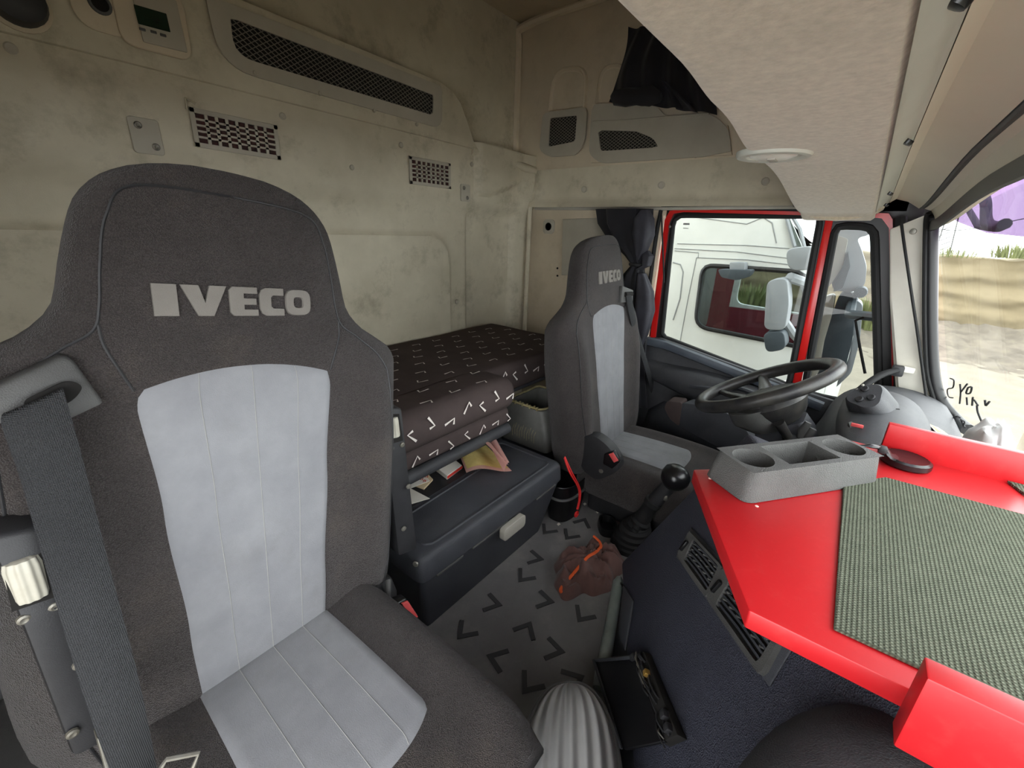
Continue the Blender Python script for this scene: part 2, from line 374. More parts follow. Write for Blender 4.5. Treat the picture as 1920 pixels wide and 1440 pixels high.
# front: bulkhead under the windscreen and wall above it
struct('wall_front', M().box((.93, -.62, .22), (2.7, .05, .5), .005).box((.93, -.17, 1.72), (2.6, .05, .84), .005), MT['abs_up'])
# ---------------------------------------------------------------- overhead shelf
def yr(x): return tab([(-.4, .17), (.45, .184), (.63, .196), (1.0, .225), (2.1, .24)], x)
def zs(x): return 1.25 - .055 * sm(1.15, 2.0, x) - .02 * sm(1.98, 2.12, x)
sh = thing('overhead_shelf', (.9, .1, 1.18), 'beige velour overhead shelf above the windscreen with a pale front strip', 'shelf')
def shu(u, v):
    x = lerp(-.36, 2.13, u); y = lerp(.010, yr(x), v)
    z = zs(x) + .006 * math.sin(math.pi * v) * 0 + .02 * sm(.93, 1.0, v) ** 2 + .010 * sm(.05, 0, v)
    return V((x, y, z))
mk('shelf_lining', M().grid(shu, 90, 24).grid(lambda u, v: V((lerp(-.36, 2.13, u), yr(lerp(-.36, 2.13, u)) + .002 * v, zs(lerp(-.36, 2.13, u)) + .02 + .07 * v)), 90, 4)
   .grid(lambda u, v: V((lerp(-.36, 2.13, u), lerp(yr(lerp(-.36, 2.13, u)), -.14, v), zs(lerp(-.36, 2.13, u)) + .09)), 60, 2), MT['velour'], sh)
mk('shelf_nose', M().loft([[V((x, lerp(.006, yr(x), .5) + (yr(x) - .0) * .56 * k * math.cos(a), zs(2.13) + .05 + .052 * k * math.sin(a))) for a in [2 * math.pi * i / 24 for i in range(24)]] for x, k in ((2.05, 1.0), (2.12, 1.0), (2.15, .9), (2.17, .6))]), MT['velour'], sh)
def xstrip(pr, x0=-.36, x1=2.16, drop=1.0):
    n = 24; return [[V((lerp(x0, x1, i / n), y, z - .05 * sm(1.15, 2.05, lerp(x0, x1, i / n)) * drop)) for y, z in pr] for i in range(n + 1)]
mk('front_strip', M().loft(xstrip([(.011, 1.249), (.006, 1.262), (-.003, 1.268), (-.012, 1.284), (-.018, 1.288), (-.018, 1.31), (.011, 1.30)])), MT['strip'], sh)
for px, py, dy in ((1710, 268, .0), (1672, 347, 0), (1655, 389, 0), (1818, 2, 0)):
    x = P(px, py, Z=1.27).x
    for _ in range(4): x = P(px, py, Z=1.270 - .05 * sm(1.15, 2.05, x)).x
    x = max(.3, min(2.02, x))
    mk('clip', M().lathe((x, -.009, 1.272 - .05 * sm(1.15, 2.05, x)), (0, .5, -1), [(.003, .005), (.008, .004), (.009, 0), (.009, -.004)], 12), MT['blackg'], sh)
def dome(px, py, z, rad, label):
    c = P(px, py, Z=z); t = thing('dome_lamp', c, label, 'lamp', 'round dome lamps under the overhead shelf')
    mk('bezel', M().lathe(c, (0, 0, -1), [(rad * .66, -.004), (rad * .72, .003), (rad * .85, .006), (rad * .96, .004), (rad, .0), (rad, -.006), (rad * .6, -.006)], 32), MT['strip'], t)
    mk('lens', M().lathe(c, (0, 0, -1), [(rad * .05, .008), (rad * .4, .007), (rad * .62, .002), (rad * .67, -.004)], 28), MT['lamp'], t)
    mk('switch', M().box(c + V((-.0, -.0, -.008)), (rad * .5, rad * .22, .004), .001), MT['latch'], t)
dome(1450, 291, 1.249, .064, 'round cream dome lamp nearest the middle of the velour shelf')
dome(1557, 402, 1.199, .055, 'round flush dome lamp at the driver end of the velour shelf')
# cream panel, roller blind slot and windscreen header
struct('trim_1', M().loft(xstrip([(-.019, 1.287), (-.035, 1.300), (-.07, 1.290), (-.104, 1.268), (-.104, 1.30), (-.019, 1.32)])), MT['cream'])
bl = thing('roller_blind', (.9, -.11, 1.26), 'dark roller blind slot along the windscreen header', 'blind')
mk('slot', M().loft(xstrip([(-.104, 1.272), (-.112, 1.266), (-.120, 1.268), (-.120, 1.29), (-.104, 1.29)])), MT['black'], bl)
mk('bar', M().loft(xstrip([(-.106, 1.267), (-.110, 1.264), (-.114, 1.267), (-.110, 1.272)])), MT['grey'], bl)
struct('trim_2', M().loft(xstrip([(-.119, 1.267), (-.135, 1.262), (-.155, 1.225), (-.158, 1.212), (-.175, 1.212), (-.175, 1.30), (-.119, 1.30)])), MT['cream'])
# ---------------------------------------------------------------- windscreen
def wy(z): return -.150 - (1.215 - z) * .325
t2 = []
ws = struct('window_3', M().prism([V((-.42, wy(1.215), 1.215)), V((2.10, wy(1.165), 1.165)), V((2.13, wy(.45), .45)), V((-.42, wy(.45), .45))], (0, .005, .002)), GLW)
mk('frit', M().loft(xstrip([(wy(1.225) + .006, 1.225), (wy(1.195) + .012, 1.195), (wy(1.195) + .006, 1.193), (wy(1.225) + .002, 1.225)])), MT['frit'], ws)
fr = [P(1752, 400, X=2.12), P(1747, 420, X=2.13), P(1745, 520, X=2.13), P(1745, 620, X=2.12), P(1749, 700, X=2.11), P(1762, 750, X=2.09), P(1790, 785, X=2.05), P(1815, 806, X=1.98)]
mk('seal', M().tube(curve(fr, 6), .020, 10), MT['frit'], ws)
mk('seal', M().tube(curve([p + V((-.012, .016, .0)) for p in fr[:6]], 6), .007, 8), MT['rubber'], ws)
# ---------------------------------------------------------------- A pillar
ap = [P(1668, 430, X=2.17), P(1748, 398, X=2.15), P(1740, 560, X=2.14), P(1738, 690, X=2.12), P(1762, 800, X=2.06), P(1690, 830, X=2.10), P(1676, 690, X=2.16), P(1668, 560, X=2.17)]
tr = struct('trim_3', M().prism(ap, (.08, -.005, 0), bev=.006), MT['pillar'])
rod = [P(1690, 418, X=2.13), P(1697, 470, X=2.12), P(1712, 570, X=2.11), P(1724, 650, X=2.10), P(1740, 770, X=2.04)]
mk('rod', M().tube(curve(rod, 5), .0045, 8), MT['rubber'], tr)
mk('screw', M().lathe(P(1712, 434, X=2.145), (-1, .2, 0), [(.002, .004), (.009, .003), (.010, 0), (.010, -.004)], 12), MT['steel'], tr)
mk('cover_cap', M().box(P(1695, 692, X=2.11), (.02, .06, .022), .004), MT['pillar'], tr)
# ---------------------------------------------------------------- driver door
XD = 2.215
def D(px, py, x=XD): return P(px, py, X=x)
sill = [(.83, .585), (.74, .602), (.27, .515), (.10, .478), (-.23, .44)]
dr = struct('door_1', M().prism([V((2.185, y, z)) for y, z in sill + [(-.25, 0), (.83, 0)]], (.06, 0, 0), bev=.006), MT['dashtop'])
glassw = roundpoly([V((XD, .772, 1.195)), V((XD, .182, 1.195)), V((XD, .140, .48)), V((XD, .742, .605))], [.05, .02, .02, .02])
glassq = roundpoly([V((XD, .125, 1.160)), V((XD, .004, 1.158)), V((XD, -.185, .46)), V((XD, .078, .46))], [.03, .04, .01, .01])
outer = roundpoly([V((XD, .81, 1.222)), V((XD, -.045, 1.205)), V((XD, -.25, .42)), V((XD, .795, .42))], [.05, .03, .02, .02])
inner = roundpoly([V((XD, .788, 1.210)), V((XD, -.030, 1.190)), V((XD, -.232, .44)), V((XD, .768, .44))], [.05, .04, .02, .02])
mk('window_frame', M().ringplate([p + V((-.012, 0, 0)) for p in resample(outer, 72)], [p + V((-.012, 0, 0)) for p in resample(inner, 72)], (.03, 0, 0)), MT['redp'], dr)
qo = roundpoly([V((XD + .002, .150, 1.205)), V((XD + .002, -.035, 1.200)), V((XD + .002, -.235, .43)), V((XD + .002, .088, .43))], [.01, .03, .01, .01]); qi = [p + V((.002, 0, 0)) for p in glassq]
mk('window_surround', M().ringplate(resample(qo, 60), resample(qi, 60), (.02, 0, 0)), MT['frit'], dr)
qo = roundpoly([V((XD + .002, .80, 1.215)), V((XD + .002, .150, 1.215)), V((XD + .002, .10, .43)), V((XD + .002, .785, .43))], [.05, .01, .01, .01]); qi = [p + V((.002, 0, 0)) for p in glassw]
mk('window_surround', M().ringplate(resample(qo, 60), resample(qi, 60), (.02, 0, 0)), MT['frit'], dr)
mk('window_post', M().prism([V((XD - .004, .165, 1.20)), V((XD - .004, .139, 1.20)), V((XD - .004, .094, .44)), V((XD - .004, .126, .44))], (.03, 0, 0), bev=.004), MT['redp'], dr)
mk('seal', M().tube(resample(glassw, 80), .0125, 8, loop=True), MT['rubber'], dr)
mk('seal', M().tube(resample(glassq, 70), .0145, 8, loop=True), MT['rubber'], dr)
mk('seal', M().tube(curve([V((2.19, .835, .40)), V((2.19, .835, .8)), V((2.19, .832, 1.17)), V((2.19, .80, 1.228)), V((2.19, .6, 1.235)), V((2.19, .0, 1.226))], 8), .010, 8), MT['rubber'], dr)
mk('seal', M().tube([V((2.19, -.062, 1.19)), V((2.19, -.085, 1.1)), V((2.19, -.24, .5))], .020, 8), MT['rubber'], dr)
mk('screw', M().lathe(D(1256, 425, 2.205), (-1, 0, 0), [(.002, .004), (.006, .003), (.007, 0)], 10), MT['steel'], dr)
mk('door_stay', M().tube([D(1240, 400, 2.18), D(1243, 470, 2.18), D(1245, 530, 2.18)], .004, 6), MT['rubber'], dr)
mk('sill_ledge', M().tube([V((2.178, .80, .575)), V((2.175, .70, .572)), V((2.17, .27, .487)), V((2.17, 0, .43))], .018, 8, flat=1.3), MT['sillp'], dr)
# arm rest: swollen moulding under the sill
def arm(u, v):
    y = lerp(.80, .05, u); a = math.pi * v - math.pi / 2
    h = .05 + .03 * sm(0, .5, u); zc = lerp(.43, .36, u)
    return V((2.19 - (.045 + .05 * sm(.0, .35, u)) * max(0, math.cos(a)) ** .6, y, zc + h * math.sin(a)))
mk('arm_rest', M().grid(arm, 30, 14), MT['dashtop'], dr)
mk('switch_panel', M().box(V((2.10, .45, .425)), (.04, .16, .012), .003, rot=Matrix.Rotation(math.radians(-8), 3, 'X')), MT['box'], dr)
mk('door_pull', M().tube(curve([V((2.12, .34, .445)), V((2.09, .30, .455)), V((2.09, .16, .435)), V((2.12, .10, .42))]), .012, 8), MT['box'], dr)
mk('knee_bulge', M().loft([[V((2.19 - k * .12 * max(0, math.sin(a)), .46 + .30 * k * math.cos(a), .0 + .0 * k + z)) for a in [math.pi * i / 12 for i in range(13)]] for z, k in ((.02, .9), (.12, 1), (.2, .95), (.27, .7), (.29, .3))], closed=False, cap=False), MT['box'], dr)
struct('window_1', M().prism(resample(glassw, 40), (.004, 0, 0)), GL)
struct('window_2', M().prism(resample(glassq, 40), (.004, 0, 0)), GL)
# maker's small print etched in the corner of the door glass
for i, (px, py, wd, h) in enumerate(((1287, 420, .05, .010), (1286, 428, .04, .004))):
    c = D(px, py, XD - .002); mk('etched_print', M().box(c, (.0008, wd * .6, h * .8)), MT['seam'], bpy.data.objects['window_1'])
# ================================================================== fittings on the rear wall
def clipline(p, d, poly):                       # the part of a 2D line inside a convex outline
    t0, t1 = -9., 9.; n = len(poly)
    ar = sum(poly[i][0] * poly[(i + 1) % n][1] - poly[(i + 1) % n][0] * poly[i][1] for i in range(n))
    for i in range(n):
        a, b = poly[i], poly[(i + 1) % n]; ex, ey = b[0] - a[0], b[1] - a[1]
        nx, ny = (-ey, ex) if ar > 0 else (ey, -ex)
        den = d[0] * nx + d[1] * ny; num = (p[0] - a[0]) * nx + (p[1] - a[1]) * ny
        if abs(den) < 1e-9:
            if num < 0: return None
            continue
        t = -num / den
        if den > 0: t0 = max(t0, t)
        else: t1 = min(t1, t)
    return (t0, t1) if t1 > t0 + 1e-4 else None
def net(poly, fn, step, wd, th, ang=33):        # diamond netting over a convex 2D outline; fn maps (a, b, depth) to the place
    mm = M(); cx = sum(p[0] for p in poly) / len(poly); cy = sum(p[1] for p in poly) / len(poly)
    rad = max(math.hypot(p[0] - cx, p[1] - cy) for p in poly)
    for s in (1, -1):
        a = math.radians(ang) * s; d = (math.cos(a), math.sin(a)); n = (-d[1], d[0]); k = int(rad / step) + 1
        for i in range(-k, k + 1):
            p = (cx + n[0] * i * step, cy + n[1] * i * step); c = clipline(p, d, poly)
            if not c: continue
            q = [(p[0] + d[0] * t + n[0] * w_, p[1] + d[1] * t + n[1] * w_) for t, w_ in ((c[0], -wd), (c[1], -wd), (c[1], wd), (c[0], wd))]
            mm.loft([[fn(x, y, z) for x, y in q] for z in (0, th)])
    return mm
def grille(name, c, w_, h_, nx, ny, label, tilt):
    t = thing(name, c, label, 'vent', 'slotted air grilles in the rear wall'); c = V(c); R = Matrix.Rotation(math.radians(tilt), 3, 'Y')
    mm = M(); m_ = .013; cw = (w_ - 2 * m_) / nx; ch = (h_ - 2 * m_) / ny; bx = cw * .30; bz = ch * .36
    mm.box(c + R @ V((0, -.004, h_ / 2 - m_ / 2)), (w_, .006, m_), .001, 1, R).box(c + R @ V((0, -.004, -h_ / 2 + m_ / 2)), (w_, .006, m_), .001, 1, R)
    mm.box(c + R @ V((w_ / 2 - m_ / 2, -.004, 0)), (m_, .006, h_), .001, 1, R).box(c + R @ V((-w_ / 2 + m_ / 2, -.004, 0)), (m_, .006, h_), .001, 1, R)
    for i in range(1, nx): mm.box(c + R @ V((-w_ / 2 + m_ + cw * i, -.004, 0)), (bx, .005, h_ - m_), 0, 1, R)
    for j in range(1, ny): mm.box(c + R @ V((0, -.004, -h_ / 2 + m_ + ch * j)), (w_ - m_, .005, bz), 0, 1, R)
    mk('grille', mm, MT['abs_lt'], t); mk('backing', M().box(c + V((0, .0, 0)), (w_ - .01, .002, h_ - .01), 0, 1, R), MT['vred'], t)
    return t
g1 = grille('air_grille', (.648, 1.617, 1.352), .245, .102, 8, 5, 'slotted grey air grille above the near seat headrest', 1)
mk('latch_clip', M().tube([P(350, 205, Y=1.612), P(348, 184, Y=1.61), P(366, 194, Y=1.612)], .003, 6), MT['abs_'], g1)
grille('air_grille', (1.431, 1.617, 1.331), .240, .108, 8, 5, 'smaller-looking slotted air grille near the driver corner of the rear wall', 0)
def plate(c, w_, h_, s, label):
    t = thing('mounting_plate', c, label, 'plate', 'bolted plates on the rear wall'); c = V(c)
    mk('plate', M().prism(rrect(c, (1, 0, 0), (0, 0, 1), w_, h_, .008), (0, -.005, 0), bev=.0012, seg=1), MT['abs_lt'], t)
    for a, b in s:
        q = c + V((a * w_, -.005, b * h_))
        mk('bolt', M().lathe(q, (0, -1, 0), [(.002, .001), (.004, .003), (.0065, .0035), (.009, .002), (.0095, -.001)], 14), MT['steel'], t)
plate((.413, 1.618, 1.312), .068, .088, ((-.2, .28), (.25, -.27)), 'grey square plate with two bolts left of the larger grille')
plate((1.652, 1.618, 1.268), .064, .078, ((-.18, .28), (.18, -.28)), 'small upright plate with two bolts right of the far grille')
# long net pocket
FY = 1.604
pk = thing('net_pocket', (1.05, FY, 1.52), 'long netted storage pocket frame set in the rear wall ledge', 'pocket')
fo = roundpoly([V((.615, FY, 1.69)), V((1.495, FY, 1.675)), V((1.49, FY, 1.515)), V((.625, FY, 1.522))], [.01, .02, .05, .10])
fi = roundpoly([V((.672, FY, 1.655)), V((1.445, FY, 1.632)), V((1.44, FY, 1.556)), V((.666, FY, 1.562))], [.004, .004, .02, .06])
mk('frame', M().ringplate(resample(fo, 96), resample(fi, 96), (0, -.007, 0)), MT['abs_lt'], pk)
mk('net', net([(p.x, p.z) for p in resample(fi, 60)], lambda a, b, z: V((a, FY - .004 + z, b)), .0125, .0011, .002), MT['mesh'], pk, smooth=False, stuff=True)
mk('recess', M().box((1.055, FY + .0, 1.605), (.80, .002, .13)), MT['dark'], pk)
for px, py in ((478, 137), (600, 175), (702, 207), (782, 233)): clip(pk, P(px, py, Y=FY - .006), (0, -1, 0), .007)
# heater control unit
cu = thing('control_unit', (.485, 1.60, 1.53), 'grey control unit with a green display and three buttons on the rear wall', 'control unit')
mk('housing', M().prism(rrect((.478, 1.606, 1.59), (1, 0, 0), (0, 0, 1), .155, .15, .03), (0, -.014, 0), bev=.006, seg=3), MT['abs_up'], cu)
R5 = Matrix.Rotation(math.radians(-2), 3, 'Y')
mk('face', M().box((.492, 1.590, 1.588), (.098, .008, .115), .004, 2, R5), MT['abs_lt'], cu)
mk('display', M().box(P(286, 35, Y=1.585), (.068, .003, .040), .001, 1, R5), MT['lcd'], cu)
for px, py in ((267, 55), (288, 60), (306, 66)): mk('button', M().box(P(px, py, Y=1.585), (.013, .004, .006), .001), MT['grey'], cu)
so = thing('wall_socket', (.38, 1.60, 1.56), 'round dark socket beside the control unit on the rear wall', 'socket')
c = P(186, 8, Y=1.604)
mk('surround', M().prism(rrect(c + V((0, 0, .0)), (1, 0, 0), (0, 0, 1), .11, .12, .04), (0, -.006, 0), bev=.003), MT['abs_up'], so)
mk('rim', M().lathe(c + V((0, -.005, 0)), (0, -1, 0), [(.016, -.002), (.017, .006), (.022, .005), (.024, -.002)], 24), MT['grey'], so)
mk('hole', M().lathe(c + V((0, -.005, 0)), (0, -1, 0), [(.001, .0015), (.0165, .001)], 20), MT['dark'], so)
kb = thing('reading_lamp', (.26, 1.58, 1.57), 'dark rounded reading lamp at the top left of the rear wall', 'lamp')
mk('head', M().lathe(P(28, 2, Y=1.60), (0, -1, 0), [(.048, 0), (.05, .02), (.045, .04), (.03, .05), (.002, .052)], 24), MT['black'], kb)
mk('collar', M().lathe(P(28, 2, Y=1.606), (0, -1, 0), [(.058, -.002), (.058, .005), (.05, .008)], 24), MT['abs_up'], kb)
# ================================================================== fittings on the driver side wall
def side(px, py, x): return P(px, py, X=x)
def sidepocket(name, out, inn, x, th, label, group, step=.012):
    c = side(out[0][0], out[0][1], x); t = thing(name, c, label, 'pocket', group)
    o_ = roundpoly([side(a, b, x) for a, b in out], .03); i_ = roundpoly([side(a, b, x) for a, b in inn], .012)
    cx = sum((p for p in i_), V()) / len(i_)
    def byang(poly, n=72):
        res = []
        for k in range(n):
            a = 2 * math.pi * k / n; d = (math.cos(a), math.sin(a)); best = None
            for p, q in zip(poly, poly[1:] + poly[:1]):
                x1, y1 = p.y - cx.y, p.z - cx.z; ex, ey = q.y - p.y, q.z - p.z; den = d[0] * ey - d[1] * ex
                if abs(den) < 1e-12: continue
                tt = (x1 * ey - y1 * ex) / den; s = (x1 * d[1] - y1 * d[0]) / den
                if tt > 0 and -1e-6 <= s <= 1 + 1e-6 and (best is None or tt < best): best = tt
            res.append(V((x, cx.y + d[0] * best, cx.z + d[1] * best)))
        return res
    mk('frame', M().ringplate(byang(o_), byang(i_), (-th, 0, 0)), MT['abs_lt'], t)
    hull = [(p.y, p.z) for p in i_]
    mk('net', net(hull, lambda a, b, z: V((x - th * .4 - z, a, b)), step, .0013, .002), MT['mesh'], t, smooth=False, stuff=True)
    mk('recess', M().prism([p + V((-.0015, 0, 0)) for p in i_], (.001, 0, 0)), MT['dark'], t)
    return t
sidepocket('side_pocket', [(1020, 213), (1103, 200), (1099, 265), (1084, 291), (1032, 295), (1013, 283)], [(1033, 222), (1084, 217), (1080, 266), (1030, 276)], 2.186, .012,
           'small square netted pocket in the corner of the driver side wall', 'netted pockets on the driver side wall')
lp = sidepocket('side_pocket', [(1112, 196), (1205, 193), (1238, 203), (1246, 219), (1330, 213), (1366, 236), (1374, 291), (1128, 307), (1106, 290)], [(1123, 245), (1195, 247), (1226, 260), (1237, 277), (1128, 284)], 2.176, .012,
           'long curved pocket with a netted window above the driver door', 'netted pockets on the driver side wall')
mk('upper_edge', M().tube([side(1112, 228, 2.166), side(1180, 225, 2.164), side(1246, 219, 2.164), side(1330, 213, 2.164)], .004, 6), MT['abs_lt'], lp)
mk('back_shell', M().prism([side(a, b, 2.198) for a, b in ((1112, 196), (1366, 236), (1374, 291), (1110, 306))], (-.018, 0, 0)), MT['abs_up'], lp)
# arched niche: a raised arch with a hollow behind it
def arch(name, pts, label):
    t = thing(name, side(*pts[0], 2.19), label, 'niche')
    o_ = roundpoly([side(a, b, 2.2) for a, b in pts], [.10, .07, .005, .005]); cx = sum(o_, V()) / len(o_)
    big = [cx + (p - cx) * 1.13 for p in o_]
    mk('rim', M().loft([[p + V((.004, 0, 0)) for p in big], [cx + (p - cx) * 1.06 + V((-.014, 0, 0)) for p in o_], [p + V((-.016, 0, 0)) for p in o_], [cx + (p - cx) * .93 + V((-.002, 0, 0)) for p in o_], [cx + (p - cx) * .86 + V((.0005, 0, 0)) for p in o_]], cap=False), MT['abs_up'], t)
    return t
arch('wall_niche', [(1040, 130), (1100, 128), (1096, 203), (1031, 210)], 'arched shallow niche above the small square pocket')
arch('wall_niche', [(1128, 124), (1178, 122), (1172, 194), (1120, 196)], 'arched shallow niche half behind the upper black drape')
sk = thing('round_socket', side(1030, 425, 2.19), 'square white socket with a dark round hole on the driver side wall', 'socket')
c = side(1030, 425, 2.198)
mk('plate', M().prism(rrect(c, (0, 1, 0), (0, 0, 1), .075, .078, .02), (-.010, 0, 0), bev=.003), MT['abs_lt'], sk)
mk('hole', M().lathe(c + V((-.010, 0, 0)), (-1, 0, 0), [(.001, .001), (.017, .001), (.019, .003), (.022, .001)], 18), MT['dark'], sk)
ap_ = thing('access_panel', side(1055, 515, 2.19), 'plain square access panel beside the tied curtain', 'panel')
mk('panel', M().prism([side(a, b, 2.196) for a, b in ((1056, 411), (1135, 408), (1130, 518), (1054, 516))], (-.008, 0, 0), bev=.003), MT['abs_lt'], ap_)
for px, py in ((1045, 503), (1045, 517)): mk('screw', M().lathe(side(px, py, 2.198), (-1, 0, 0), [(.001, .002), (.006, .001), (.006, -.002)], 8), MT['dark'], ap_)
# tied curtain by the door
def drape(rows, n=36, k=7, amp=.16, ph=0.):
    rings = []
    for i, (px, py, x, ry, rx) in enumerate(rows):
        c = P(px, py, X=x)
        rings.append([c + V((rx * math.cos(a) * (1 + amp * math.cos(k * a + ph + i * .15)), ry * math.sin(a) * (1 + amp * math.cos(k * a + ph + i * .15)), 0)) for a in [2 * math.pi * j / n for j in range(n)]])
    return M().loft(rings)
ct = thing('tied_curtain', P(1195, 680, X=2.12), 'black curtain tied in the middle between seat and driver door', 'curtain')
mk('drape', drape([(1170, 392, 2.13, .135, .035), (1172, 420, 2.13, .13, .04), (1180, 450, 2.13, .10, .045), (1192, 480, 2.13, .05, .04), (1196, 497, 2.13, .028, .03)]), MT['curtain'], ct)
mk('drape', drape([(1196, 497, 2.13, .028, .03), (1190, 515, 2.13, .05, .04), (1186, 545, 2.13, .07, .045), (1188, 590, 2.13, .075, .04), (1190, 640, 2.13, .06, .035), (1192, 690, 2.13, .05, .03), (1196, 760, 2.13, .05, .03)]), MT['curtain'], ct)
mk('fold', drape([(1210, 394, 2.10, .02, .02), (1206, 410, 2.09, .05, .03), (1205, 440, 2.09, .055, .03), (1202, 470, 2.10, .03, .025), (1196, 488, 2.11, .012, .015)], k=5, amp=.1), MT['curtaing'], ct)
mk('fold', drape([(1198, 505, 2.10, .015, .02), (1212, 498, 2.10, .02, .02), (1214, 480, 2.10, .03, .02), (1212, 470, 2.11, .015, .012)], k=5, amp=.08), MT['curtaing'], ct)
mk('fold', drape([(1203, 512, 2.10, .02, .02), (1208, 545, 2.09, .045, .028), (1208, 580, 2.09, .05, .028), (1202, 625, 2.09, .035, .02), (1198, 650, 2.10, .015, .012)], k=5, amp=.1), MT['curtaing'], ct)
mk('tie', M().tube([P(1196, 496, X=2.13) + V((.038 * math.cos(a), .036 * math.sin(a), 0)) for a in [2 * math.pi * i / 20 for i in range(20)]], .009, 8, loop=True), MT['black'], ct)
mk('stud', M().lathe(P(1194, 417, X=2.075), (-1, -.2, 0), [(.002, .004), (.007, .003), (.008, 0)], 12), MT['steel'], ct)
hk = thing('belt_anchor', P(1222, 430, X=2.19), 'small black anchor strip with a bolt between curtain and red door frame', 'bracket')
mk('strip', M().prism([side(a, b, 2.196) for a, b in ((1215, 412), (1227, 414), (1225, 432), (1219, 460), (1210, 470), (1213, 440))], (-.012, 0, 0), bev=.002), MT['black'], hk)
mk('bolt', M().lathe(side(1220, 420, 2.184), (-1, 0, 0), [(.003, .004), (.008, .003), (.009, 0)], 10), MT['steel'], hk)
# upper drape
ud = thing('upper_drape', P(1200, 200, X=2.12), 'black fabric drape hanging behind the long upper pocket', 'curtain')
def udr(u, v):
    top = lerp(1178, 1330, u), 50; bot = lerp(1143, 1345, u), lerp(192, 216, u)
    px, py = lerp(top[0], bot[0], v), lerp(top[1], bot[1], v)
    p = P(px, py, X=2.13); p.x += .018 * math.sin(u * 26 + 2 * math.sin(v * 3)) + .012 * math.sin(u * 9 + v * 5) - .03 * v * sm(0, .3, u); return p
mk('drape', M().grid(udr, 70, 24), MT['curtain'], ud)
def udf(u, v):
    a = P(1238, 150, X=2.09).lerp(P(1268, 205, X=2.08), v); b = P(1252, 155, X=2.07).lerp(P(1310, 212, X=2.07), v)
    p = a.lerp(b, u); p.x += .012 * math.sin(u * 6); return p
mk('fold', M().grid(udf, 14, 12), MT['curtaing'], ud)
mk('bundle', M().loft([[P(px, 182, X=2.10) + V((.03 * k * math.cos(a), 0, .035 * k * math.sin(a) * (1 + .2 * math.sin(px * .3 + 3 * a)))) for a in [2 * math.pi * i / 16 for i in range(16)]] for px, k in ((1146, .3), (1152, .8), (1175, 1), (1200, .9), (1222, 1.1), (1240, .5))]), MT['curtain'], ud)
